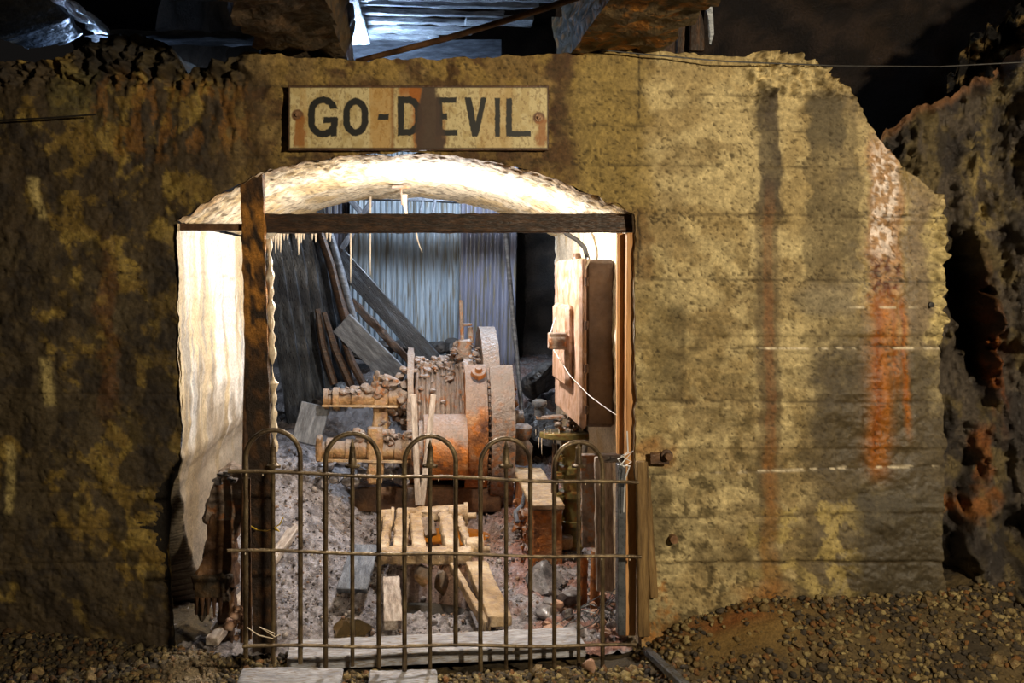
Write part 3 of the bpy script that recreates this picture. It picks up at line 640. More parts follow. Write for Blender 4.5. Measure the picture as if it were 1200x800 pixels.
# ---- mud floor of the alcove
def mud_z(X, Y):
    X = np.asarray(X, float); Y = np.asarray(Y, float)
    z = -.06+ss(4.3, 5.4, Y)*.07+ss(5.4, 6.4, Y)*.10+ss(6.4, 8.2, Y)*.62
    z = z+.30*ss(-.25, -.85, X)*ss(4.5, 5.7, Y)*(1-ss(6.3, 7.4, Y)*.5)
    z = z+.05*ss(.4, .8, X)*ss(4.2, 4.8, Y)
    z = z-.42*np.exp(-(((X-.07)/.23)**2+((Y-4.80)/.27)**2)**2)  # pit sunk deep to keep the trolley's shadow black
    z = z-.10*np.exp(-(((X-.22)/.22)**2+((Y-5.62)/.22)**2)**2)
    z = z-.06*np.exp(-(((X+.30)/.09)**2+((Y-4.28)/.12)**2)**2)
    return z
def build_mud():
    xs = np.linspace(-1.9, 1.6, 330); ys = np.concatenate([np.linspace(3.98, 6.3, 300), np.linspace(6.3, 9.3, 120)[1:]])
    X, Y = np.meshgrid(xs, ys, indexing='ij')
    n = fbm(X*7, Y*7, 0, 4, 401)-.5; r = np.abs(fbm(X*18, Y*14, 0, 5, 402, .65)-.5)
    Z = mud_z(X, Y)+n*.05+r*.07*(1-.6*rect(X, Y, -.1, .3, 4.5, 5, .1, .1))
    c = np.zeros(X.shape+(3,))+S3(148, 142, 144)
    c = lerp(c, S3(84, 74, 70), ss(.5, .62, fbm(X*22, Y*16, 0, 5, 403))*.75)
    c = lerp(c, S3(140, 94, 52), np.exp(-(((X-.2)/.3)**2+((Y-5.4)/.5)**2)**1.4)*.85)
    c = lerp(c, S3(150, 92, 66), ss(.35, .6, X)*ss(.45, .55, fbm(X*8, Y*8, 3, 3, 404))*.6)
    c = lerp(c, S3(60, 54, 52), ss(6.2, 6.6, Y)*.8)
    w = ss(.45, .6, fbm(X*10, Y*10, 7, 3, 405))*.7+.2
    npmesh('floor_mud', np.stack([X, Y, Z], -1).reshape(-1, 3), gridfaces(*X.shape), MT['mud'], np.dstack([c, w]).reshape(-1, 4), kind='structure')
build_mud()
MUD = bpy.data.objects['floor_mud']
# flakes and crumbs lying in the mud
n = 3600; mx = rs.uniform(-1.0, .95, n); my = 4.1+rs.beta(1.3, 1.6, n)*2.2; ms = rs.gamma(1.5, .0055, n)+.005
k = np.exp(-(((mx-.08)/.2)**2+((my-4.78)/.22)**2)**2) < .5; mx, my, ms = mx[k], my[k], ms[k]
kk = np.array([S3(120, 110, 106), S3(84, 74, 68), S3(160, 150, 144), S3(136, 108, 88), S3(60, 52, 48)])
stone_cloud('rubble_crumbs', np.stack([mx, my, mud_z(mx, my)+.015+ms*.2], 1), ms, MT['mud'], MUD, cols=kk[rs.randint(0, 5, len(mx))])

def at_water(name, x0, x1, y0, y1, z, mt, label):
    b = M(); N = 28
    pts = []
    for k in range(N):
        a = 2*math.pi*k/N; r = 1+.12*math.sin(3*a+1)+.06*math.sin(7*a)
        pts.append(((x0+x1)/2+(x1-x0)/2*r*math.cos(a), (y0+y1)/2+(y1-y0)/2*r*math.sin(a), z-.03))
    b.poly(pts, (0, 0, .03))
    return obj(name, b, mt, smooth=False, label=label, cat='puddle', kind='stuff')
at_water('puddle', -.16, .32, 4.50, 5.06, -.30, MT['water'], 'black pool of water in the pit under the tan trolley')
at_water('puddle', -.02, .44, 5.42, 5.84, -.005, MT['owater'], 'orange rusty puddle below the hoist cylinder')
at_water('puddle', -.405, -.235, 4.10, 4.40, -.052, MT['water'], 'small olive puddle behind the white threshold plank, left side')

# ---------------------------------------------------------------- overhead: beams, lagging
def beamobj(px0, px1, label, mt, y0=1.2, y1=4.55, zb=2.585, zt=2.86):
    x0, x1 = PX(px0, 4), PX(px1, 4)
    b = M().box(((x0+x1)/2, (y0+y1)/2, (zb+zt)/2), (x1-x0, y1-y0, zt-zb))
    bmesh.ops.subdivide_edges(b.b, edges=[e for e in b.b.edges if abs(e.verts[0].co.y-e.verts[1].co.y) > 1], cuts=80)
    bmesh.ops.subdivide_edges(b.b, edges=[e for e in b.b.edges if abs(e.verts[0].co.x-e.verts[1].co.x) > .1], cuts=9)
    bmesh.ops.subdivide_edges(b.b, edges=[e for e in b.b.edges if abs(e.verts[0].co.z-e.verts[1].co.z) > .1], cuts=6)
    obj('roof_beam', b, MT[mt], rough=.045, rs=7, label=label, cat='beam', group='roof beams above the wall')
beamobj(303, 402, 'rough dark brown roof beam above the left part of the lettered sign', 'beam')
beamobj(672, 772, 'rough roof beam with orange rust patches, right of the lettered sign', 'beam2')

for i, (v, hgt, x0, x1) in enumerate(((-6, 4, -.5, .7), (3, 2.2, -.42, .62), (13, 2, -.42, .45), (24, 2.2, -.40, .62), (33, 4.5, -.40, .30), (42, 3, -.40, .12))):
    z = 3.0; Y = (z-EYE)*F/(VY-v); wd = hgt/(VY-v)*Y*1.15
    b = M().bar((x0-.1, Y, z+rnd.uniform(-.008, .008)), (x1, Y+.03, z-.01), wd, .03); obj('lagging_board', b, MT['bluewood'], bevel=.004, cuts=4, rough=.012, rs=14,
        label='%s of the wet blue white lagging boards above the sign, counted from the top' % ('first', 'second', 'third', 'fourth', 'fifth', 'sixth')[i], cat='board', group='lagging boards between the roof beams')
b = M().bar((.25, 4.95, 2.985), (.62, 4.95, 2.99), .10, .03); obj('lagging_board', b, MT['bluewood'], bevel=.004, cuts=4, rough=.008, rs=14,
    label='short bright lagging board under the rusty rod, right of the sign middle', cat='board')
LAG2 = ['topmost narrow', 'upper', 'wide low', 'lowest']
for (Y, zz, wd) in ((3.62, 2.83, .06), (4.05, 2.86, .09), (4.42, 2.76, .16), (4.8, 2.85, .12)):
    b = M().bar((-1.6, Y, zz), (-.72, Y, zz-.01), wd, .03); obj('lagging_board', b, MT['greywood'], bevel=.004, cuts=4, rough=.014, rs=12,
        label='%s dark wet lagging board left of the left roof beam' % LAG2.pop(0), cat='board', group='lagging boards left of the roof beams')
b = M().bar((PX(396, 4.3)+.02, 4.2, 2.94), (PX(420, 5.05), 5.07, 2.90), .13, .03); obj('lagging_board', b, MT['bluewood'], bevel=.004, cuts=4, rough=.006,
    label='bright blue white board running out beside the left roof beam', cat='board')
b = M().bar((PX(60, 3.6)-.02, 3.55, 2.74), (PX(118, 4.3), 4.35, 2.76), .06, .03); obj('lagging_board', b, MT['bluewood'], bevel=.004, cuts=4, rough=.02,
    label='thin shiny white board slanting at the top left corner', cat='board')
b = M().bar((PX(408, 5.5), 5.5, PZ(60, 5.5)), (PX(588, 5.5), 5.5, PZ(59, 5.5)), .13, .02, (0, 1, 0)); obj('lagging_board', b, MT['greywood'], bevel=.003, cuts=4, rough=.004,
    label='dim blue grey board standing just behind the wall top above the sign', cat='board')
b = M()
b.poly([P(-30, -40, 3.9), P(52, -12, 3.9), P(92, 42, 4.3), P(70, 58, 4.35), P(30, 62, 4.3), P(-30, 20, 4.0)], (0, .06, .04)); obj('rock_slab', b, MT['blue_rock'], bevel=.01, cuts=5, rough=.03, rs=6,
    label='pale blue lit rock slab in the top left corner above the wall', cat='rock')
b = M().tube([P(418, 72, 4.15), P(520, 46, 3.95), P(600, 22, 3.8), P(700, -10, 3.6)], .013, 10); obj('iron_rod', b, MT['rustdark'], rough=.002, rs=20,
    label='thin rusty rod crossing diagonally above the lettered sign', cat='rod')
for i, (u0, u1, v0, v1, Y) in enumerate(((776, 790, 6, 60, 4.6), (792, 806, 14, 58, 4.66), (808, 824, 4, 54, 4.6))):
    b = M().bar(P((u0+u1)/2, v1+6, Y), P((u0+u1)/2+2, v0-20, Y), (u1-u0)/F*Y, .03, (0, 1, 0)); obj('timber_stump', b, MT['darkwood'], bevel=.003, cuts=4, rough=.006,
        label='%s of three dark upright timbers right of the rusty roof beam' % ('leftmost', 'middle', 'rightmost')[i], cat='timber', group='upright timbers behind the wall top')
b = M().tube([P(829, 2, 4.55), P(832, 22, 4.55), P(834, 40, 4.55), P(832, 52, 4.55)], [.024, .016, .012, .006], 8); obj('lime_drip', b, MT['bluewood'], rough=.006, rs=30,
    label='bluish white mineral drip above the wall, right of the rusty beam', cat='drip')
b = M().tube([P(700, 58, 3.93), P(760, 64, 3.92), P(850, 72, 3.92), P(980, 77, 3.95), P(1100, 78, 4.0), P(1215, 72, 3.9)], .0032, 6); obj('cable', b, MT['wire_dark'],
    label='thin black cable strung along the top of the wall to the right', cat='cable')
b = M().tube([P(-60, 146, 3.93), P(0, 141, 3.93), P(60, 138, 3.92), P(112, 134, 3.93)], .004, 6); obj('cable', b, MT['wire_dark'],
    label='short dark cable on the left edge of the wall', cat='cable')

# ---------------------------------------------------------------- lettered sign
def build_sign():
    root = empty('sign', P(490, 175, 3.95), 'cream enamel sign lettered GO-DEVIL with rust stains above the arch', 'sign')
    Y = 3.955; u0, u1, v0, v1 = 339, 642, 102, 174
    k = .5; us = np.arange(u0, u1+k, k); vs = np.arange(v0, v1+k, k); U, V = np.meshgrid(us, vs, indexing='ij')
    def sd_seg(ax, ay, bx, by):
        dx, dy = bx-ax, by-ay; t = np.clip(((U-ax)*dx+(V-ay)*dy)/(dx*dx+dy*dy), 0, 1); return np.hypot(U-ax-dx*t, V-ay-dy*t)
    def box_(x0, y0, x1, y1): return np.maximum(np.maximum(x0-U, U-x1), np.maximum(y0-V, V-y1))
    def rr(x0, y0, x1, y1, r):
        qx = np.abs(U-(x0+x1)/2)-(x1-x0)/2+r; qy = np.abs(V-(y0+y1)/2)-(y1-y0)/2+r
        return np.hypot(np.maximum(qx, 0), np.maximum(qy, 0))+np.minimum(np.maximum(qx, qy), 0)-r
    sw = 8.0
    d = np.full(U.shape, 99.0)
    def ring(x0, y0, x1, y1, r): return np.abs(rr(x0+sw/2, y0+sw/2, x1-sw/2, y1-sw/2, r))-sw/2
    G = ring(361, 113, 396, 161, 14); G = np.maximum(G, -box_(383, 127.5, 400, 138)); G = np.minimum(G, box_(379, 137, 395, 144)); G = np.minimum(G, box_(387.5, 137, 395, 160))
    d = np.minimum(d, G)
    d = np.minimum(d, ring(402, 114, 431.5, 160, 14))
    d = np.minimum(d, box_(443, 133.5, 455.5, 140.5))
    D = np.maximum(ring(450, 113, 494, 159, 13), -box_(440, 100, 466, 170)); d = np.minimum(d, D)
    d = np.minimum(d, box_(466, 113, 473.5, 159)); d = np.minimum(d, box_(466, 113, 482, 120)); d = np.minimum(d, box_(466, 152, 482, 159))
    for b_ in ((511, 114, 518.5, 159), (511, 114, 535, 120.5), (511, 133, 524, 140), (511, 152, 536, 159)): d = np.minimum(d, box_(*b_))
    d = np.minimum(d, np.maximum(sd_seg(547.5, 110, 556.5, 157)-3.9, np.maximum(114-V, V-160)))
    d = np.minimum(d, np.maximum(sd_seg(568, 110, 557.5, 157)-3.2, np.maximum(114-V, V-160)))
    d = np.minimum(d, box_(580, 115, 586, 160))
    d = np.minimum(d, box_(593, 115, 600, 160)); d = np.minimum(d, box_(593, 153.5, 622, 160))
    c = np.zeros(U.shape+(3,))+S3(206, 190, 142)
    n = fbm(U/12, V/18, 0, 5, 501); nf = fbm(U/3, V/5, 0, 4, 502); nv = fbm(U/5, V/60, 0, 4, 503)
    c = lerp(c, S3(176, 152, 96), ss(.45, .65, n)*.6)
    c = lerp(c, S3(120, 92, 56), ss(.6, .68, nf)*.5)
    for (a, b_, s_) in ((432, 462, .6), (350, 360, .3), (560, 600, .25)): c = lerp(c, S3(180, 130, 50), band(U+(nv-.5)*14, (a+b_)/2, (b_-a)/2, 3)*s_)
    c = lerp(c, S3(120, 70, 20), band(U, 460, 2, 2)*.6)
    w_ = U+(fbm(U/8, V/14, 0, 3, 504)-.5)*7
    c = lerp(c, S3(162, 94, 22), (band(w_, 480, 11, 4)*ss(130, 104, V)*.85+band(w_, 489, 6, 3)*.8+band(w_, 516, 5, 3)*.6*ss(100, 160, V)))
    let = np.clip(.5-(d+(nf-.5)*1.6), 0, 1)
    c = lerp(c, S3(26, 27, 24), let)
    lo_ = 500-(V-102)*.1; hi_ = 508+(V-102)*.14
    c = lerp(c, S3(66, 46, 34), ss(lo_-9, lo_-4, w_)*(1-ss(hi_+1, hi_+7, w_))*.97)
    for (cu, cvv, tail) in ((348.5, 135, 172), (631.5, 138, 172)):
        r = np.hypot(U-cu, (V-cvv)); c = lerp(c, S3(96, 56, 30), (1-ss(6, 8, r))*.9)
        c = lerp(c, S3(150, 92, 30), band(w_, cu+3, 6, 2)*ss(cvv-2, cvv+4, V)*(1-ss(tail-3, tail+3, V))*.85)
    rim = np.minimum(np.minimum(U-u0, u1-U), np.minimum(V-v0, v1-V)); c = lerp(c, S3(60, 44, 26), (1-ss(.4, 1.6, rim))*.9)
    V3 = np.stack([(U-VX)/F*Y, Y+0*U, EYE+(VY-V)/F*Y], -1).reshape(-1, 3)-np.array(root.location)
    npmesh('face', V3, gridfaces(*U.shape), MT['sign'], np.dstack([c, np.zeros(U.shape)+.5]).reshape(-1, 4), root)
    b = M().box((PX((u0+u1)/2, Y), Y+.0125, PZ((v0+v1)/2, Y)), ((u1-u0+3)/F*Y, .023, (v1-v0+4)/F*Y)); obj('backing_plate', b, MT['rustdark'], root, bevel=.002)
    for cu, cvv in ((348.5, 135), (631.5, 138)):
        p = P(cu, cvv, Y); b = M().cyl(p+Vector((0, -.003, 0)), p+Vector((0, .004, 0)), .017, n=20); b.cyl(p+Vector((0, -.011, 0)), p, .0085, n=6); obj('bolt', b, MT['bolt'], root)
build_sign()

# ---------------------------------------------------------------- frame of the opening
def upright(name, pts, wd, dp, mt, label, cat, rough=.004, parent=None, cuts=5, rs=14):
    b = M()
    (a, c) = pts
    b.bar(a, c, wd, dp, (0, 1, 0)); return obj(name, b, mt, parent, bevel=.004, cuts=cuts, rough=rough, rs=rs, label=label, cat=cat)
# big post: ochre-brown scale above, dark below
def build_post():
    b = M(); a = P(311.5, 762, 4.03); c = P(295.5, 199, 4.045)
    b.bar(a, c, .10, .05, (0, 1, 0))
    bmesh.ops.subdivide_edges(b.b, edges=[e for e in b.b.edges if e.calc_length() > 1], cuts=90)
    bmesh.ops.subdivide_edges(b.b, edges=[e for e in b.b.edges if abs(e.verts[0].co.z-e.verts[1].co.z) < .02], cuts=8)
    for v in b.b.verts:
        z = v.co.z
    root = empty('post', P(311.5, 762, 4.0), 'thick rust scaled steel post standing in the left of the opening behind the gate', 'post')
    o = obj('shaft', b, MT['rock'], root, rough=.007, rs=16)
    me = o.data; co = np.zeros(len(me.vertices)*3); me.vertices.foreach_get('co', co); co = co.reshape(-1, 3) @ np.array(o.rotation_euler.to_matrix()).T+np.array(o.location)+np.array(root.location)
    Z = co[:, 2]; X = co[:, 0]; Y = co[:, 1]
    c_ = np.zeros((len(Z), 3))+S3(52, 38, 28)
    up = ss(1.15, 1.45, Z)
    c_ = lerp(c_, S3(196, 134, 56), up*ss(.42, .56, fbm(X*26, Y*20, Z*12, 4, 511))*.95)
    c_ = lerp(c_, S3(104, 70, 36), ss(.52, .62, fbm(X*20, Y*20, Z*16, 4, 512))*.6)
    c_ = lerp(c_, S3(64, 44, 28), ss(1.85, 1.95, Z)*.6)
    a_ = me.color_attributes.new('Col', 'FLOAT_COLOR', 'POINT'); a_.data.foreach_set('color', np.concatenate([c_, np.zeros((len(Z), 1))+.45], 1).astype(np.float32).ravel())
build_post()
b = M(); pts = []; rr = []
for k in range(70):
    v = 280+k*3.6; pts.append(P(312.6+(v-190)*.028, v, 4.065)); rr.append((.014+.008*math.sin(k*.9)*math.sin(k*.37))*(.35 if 425 < v < 446 else 1))
b.tube(pts, rr, 8)
obj('lime_crust', b, MT['lime'], bpy.data.objects['post'], rough=.007, rs=22)
crossb = M().bar(P(300, 262, 4.115), P(742, 261.5, 4.115), .085, .084, (0, 0, 1)); obj('crossbeam', crossb, MT['darkwood'], bevel=.004, cuts=6, rough=.004, rs=18,
    label='long dark timber crossbeam spanning the arch opening right of the post', cat='beam')
b = M().bar(P(205, 266, 4.06), P(292, 266, 4.06), .03, .031, (0, 0, 1)); obj('crossbar', b, MT['rustdark'], bevel=.003, cuts=4, rough=.002,
    label='thin dark iron bar across the opening left of the thick post', cat='bar')
# orange timber at the right jamb
ja = empty('jamb', P(732, 735, 4.04), 'orange pine timber standing against the right side of the opening', 'timber')
b = M().bar(P(737, 742, 4.05), P(739.5, 273, 4.05), .048, .06, (0, 1, 0)); obj('stud', b, MT['orangewood'], ja, bevel=.003, cuts=5, rough=.002)
b = M().bar(P(727, 742, 4.09), P(727, 273, 4.09), .034, .03, (0, 1, 0)); obj('stud', b, MT['orangewood'], ja, bevel=.003, cuts=5, rough=.003)
b = M().bar(P(727.5, 742, 4.0), P(727.5, 543, 4.0), .036, .05, (0, 1, 0)); obj('shaded_side_face', b, MT['steel'], ja, bevel=.003, cuts=4, rough=.002)  # shaded side face of the jamb, put in as dark grey
b = M().bar(P(703, 536, 4.08), P(745, 536, 4.08), .05, .035, (0, 0, 1)); obj('block', b, MT['darkwood'], ja, bevel=.003, cuts=4, rough=.003)
upright('board', (P(709, 692, 4.35), P(707, 535, 4.35)), .085, .022, MT['palewood'], 'pale grey weathered board standing left of the orange jamb timber', 'board')
upright('board', (P(754, 745, 3.965), P(752, 540, 3.965)), .05, .03, MT['mosswood'], 'mossy brown board fixed flat to the wall right of the opening', 'board', .003)
upright('board', (P(766, 700, 3.97), P(757, 560, 3.97)), .035, .024, MT['mosswood'], 'short mossy board slanting on the wall beside the taller mossy board', 'board', .003)
b = M().tube([P(291, 400, 4.03), P(288, 480, 4.03), P(287, 560, 4.0), P(286, 665, 4.0), P(285, 752, 3.98)], .014, 10); obj('pipe', b, MT['rustdark'], rough=.003, rs=25,
    label='thin rusty pipe standing just left of the thick post', cat='pipe')
b = M().bar(P(291, 748, 3.72), P(289, 560, 3.72), .03, .012, (0, 1, 0)); obj('flat_bar', b, MT['rustdark'], cuts=4, rough=.003, rs=20,
    label='flat rusty bar behind the leftmost gate bar', cat='bar')

# lamp hidden behind the crossbeam
lamp = empty('lamp', (.17, 4.14, 1.83), 'small lamp on an arm behind the crossbeam', 'lamp')
b = M().tube([(.17, 4.14, 1.84), (.17, 4.4, 1.85), (.17, 4.64, 1.862)], .008, 8); obj('arm', b, MT['wire_dark'], lamp)
b = M().lathe([(0, .014), (.02, .02), (.04, .02)], (.17, 4.645, 1.862), (0, 1, 0), 16); obj('socket', b, MT['wire_dark'], lamp)

# lime icicles at the inner arch
def icicle(px, v0, v1, Y, r, grp, lab, bend=0):
    b = M(); n = 6; pts = []; rr = []
    for k in range(n+1):
        t = k/n; p = P(px+bend*t*t, v0+(v1-v0)*t, Y); pts.append(p); rr.append(r*(1-t)**.8+.0012)
    b.tube(pts, rr, 7); obj('stalactite', b, MT['lime'], rough=.0015, rs=60, label=lab, cat='stalactite', group=grp)
for i, (px, L) in enumerate(((314, 10), (317, 16), (320, 9), (323, 22), (326, 18), (329, 21), (333, 7), (337, 6), (347, 5), (350, 24), (353, 10), (356, 6), (366, 6), (370, 9), (383, 6), (387, 8))):
    icicle(px, 268, 275+L, 6.28, .012, 'stalactites under the left end of the inner arch', 'small cream stalactite hanging below the crossbeam near the thick post')
icicle(434, 225, 322, 6.2, .008, None, 'long thin white stalactite in front of the corrugated sheet, left one')
icicle(411, 262, 332, 6.25, .006, None, 'thin white stalactite thread beside the leaning poles')
icicle(474, 228, 262, 5.6, .018, None, 'stubby cream stalactite hanging from the middle of the vault', 5)
icicle(487, 262, 296, 6.2, .008, None, 'short crooked white stalactite below the middle of the crossbeam', 8)
b = M().box(P(470, 219, 5.35), (.11, .02, .02)); b.cyl(P(470, 219, 5.35), P(471, 240, 5.35), .006); obj('bracket', b, MT['rustgrey'], bevel=.003, rough=.002,
    label='small iron bracket on the middle of the vault', cat='bracket')

# ---------------------------------------------------------------- gate
def FP(px, v, off=0.0):
    k = .236; X0 = -.675; Y0 = 3.55; a = (px-VX)/F
    Y = (Y0-k*X0)/(1-k*a)-off
    return Vector((a*Y, Y, EYE+(VY-v)/F*Y))
def build_gate():
    g = empty('gate', FP(500, 790), 'low iron gate with five hoops and spear points across the opening', 'gate')
    hoops = [(288, 352, 505, 777), (381.5, 444, 509, 781), (474, 534, 512, 800), (563, 621.5, 515, 786), (649.5, 706, 519, 786)]
    mids = [(320, 777), (413, 780), (504, 786), (593, 784), (678, 782)]
    for i, (a, c, tp, bt) in enumerate(hoops):
        A = FP(a, tp); C = FP(c, tp); mid = (A+C)/2; r = (C-A).length/2; ax = (C-A)/2
        pts = [FP(a, bt if i else 770)]; 
        z0 = A.z-r
        for t in np.linspace(0, 1, 14)[1:]: pts.append(Vector((FP(a, 600).x, FP(a, 600).y, pts[0].z+(z0-pts[0].z)*t)))
        for t in np.linspace(math.pi, 0, 19)[1:-1]: pts.append(Vector((mid.x, mid.y, z0))+ax*math.cos(t)+Vector((0, 0, 1))*math.sin(t)*r*1.0)
        zb = FP(c, 757 if i in (2,) else bt).z
        for t in np.linspace(0, 1, 14): pts.append(Vector((FP(c, 600).x, FP(c, 600).y, z0+(zb-z0)*t)))
        b = M().tube(pts, .0098, 10); obj('hoop', b, MT['gate'], g, rough=.0012, rs=45)
    for (px, bt) in mids:
        top = FP(px, 546); q = FP(px, 600)
        b = M().tube([(q.x, q.y, FP(px, bt).z), (q.x, q.y, .4), (q.x, q.y, .6), (q.x, q.y, top.z)], .0085, 10); bar = obj('bar', b, MT['gate'], g, rough=.001, rs=45)
        b = M().lathe([(-.008, .009), (-.004, .024), (.004, .026), (.012, .017), (.04, .0135), (.07, .011), (.078, .0125), (.082, .009), (.11, .0015)], (q.x, q.y, top.z), (0, 0, 1), 14)
        for s_ in (-1, 1): b.ico((q.x+s_*.024, q.y, top.z), (.016, .014, .018), 1)
        obj('spear_point', b, MT['gate'], g, rough=.001, rs=60)
    for (l, r) in (((267, 552), (748, 566)), ((266, 645), (751, 653)), ((284, 757), (745, 756))):
        p1 = FP(*l, off=.013); p2 = FP(*r, off=.013); b = M(); N = 30
        pts = [p1.lerp(p2, t/N)+Vector((0, 0, .004*math.sin(t*.5))) for t in range(N+1)]
        b.tube(pts, .0075, 8); obj('rail', b, MT['gate'], g, rough=.001, rs=40)
        d = M()
        for t in np.linspace(.04, .97, 26):
            if l[1] < 700 and rnd.random() < .6: d.ico(p1.lerp(p2, t)+Vector((0, -.002, -.010)), (.006, .006, .010), 1)
        if len(d.b.verts): obj('water_drops', d, MT['lime'], g, kind='stuff')
        else: d.b.free()
build_gate()
def tie(name, pts, r, mt, label, cat='wire'): obj(name, M().tube(pts, r, 6), MT[mt], label=label, cat=cat)
yc = FP(316, 620)
pts = [Vector((-.745, 4.03, PZ(622, 3.9))), Vector((-.748, 3.99, PZ(621, 3.9))), P(302, 621, 3.985), P(312, 622, 3.80), FP(322, 620, .0), FP(327, 622, .01), FP(322, 618, .02), FP(328, 614, .03), FP(332, 606, .03)]
tie('wire_tie', pts, .0028, 'wire_yellow', 'yellow wire tying the gate to the thick post at mid height')
tie('wire_tie', [FP(290, 735, .01), FP(303, 744, .02), FP(320, 748, .02), FP(322, 742, .02), FP(304, 734, .02), FP(322, 746, .02), FP(328, 743, .02)], .0022, 'lime', 'pale wire looped at the foot of the thick post')
tie('wire_tie', [P(735, 505, 3.94), P(736, 530, 3.93), P(728, 534, 3.92), P(740, 541, 3.92), P(731, 547, 3.92), P(724, 538, 3.92), P(742, 528, 3.92), P(727, 545, 3.92), P(738, 546, 3.92), P(733, 560, 3.94), P(731, 600, 3.95)], .0028, 'wire_white', 'knotted white wire tying the gate to the orange jamb timber')
tie('wire', [P(655, 360, 5.0), P(648, 380, 4.9), P(643, 398, 4.8), P(650, 412, 4.7), P(668, 440, 4.5), P(690, 463, 4.3), P(706, 475, 4.2), P(722, 486, 4.1)], .0022, 'wire_white', 'thin white wire drooping from the electrical box handle to the jamb')
tie('cable', [P(655, 262, 4.95), P(664, 274, 4.92), P(676, 281, 4.9), P(685, 290, 4.86), P(688, 300, 4.84), P(690, 308, 4.84)], .012, 'wire_dark', 'black cable entering the top of the electrical box', 'cable')

# ---------------------------------------------------------------- electrical box on the right wall
eb = empty('electrical_box', (.86, 4.85, .86), 'faded brown electrical switch box mounted on the right inner wall', 'box')
z0, z1 = .86, 1.68
b = M().box((.885, 4.84, (z0+z1)/2), (.15, .80, z1-z0)); obj('body', b, MT['boxshade'], eb, bevel=.02, cuts=3, rough=.002)
b = M().box((.80, 4.84, (z0+z1)/2), (.035, .82, z1-z0+.01)); obj('cover', b, MT['boxlit'], eb, bevel=.012, cuts=3, rough=.002)
b = M().box((.765, 4.83, 1.24), (.05, .46, .42)); obj('raised_panel', b, MT['boxlit'], eb, bevel=.02, cuts=3, rough=.002)
for z in (.95, 1.15, 1.36, 1.57):
    b = M().cyl((.812, 4.415, z-.02), (.812, 4.415, z+.02), .010, n=10); obj('hinge', b, MT['rustdark'], eb)
b = M().box((.70, 4.62, 1.27), (.09, .05, .085)); b.cyl((.66, 4.62, 1.27), (.74, 4.62, 1.27), .035, n=12); obj('switch_handle', b, MT['rustgrey'], eb, bevel=.006, rough=.003)
b = M().cyl((.84, 4.84, 1.67), (.84, 4.84, 1.72), .03, .018, 14); obj('cable_gland', b, MT['rustdark'], eb)
d = M()
for k in range(9): d.cyl((.80+rnd.uniform(-.01, .03), 4.44+k*.085, 1.685), (.80+rnd.uniform(-.01, .03), 4.44+k*.085, 1.62-rnd.uniform(0, .05)), .009, .002, 6)
obj('lime_drips', d, MT['lime'], eb, kind='stuff')

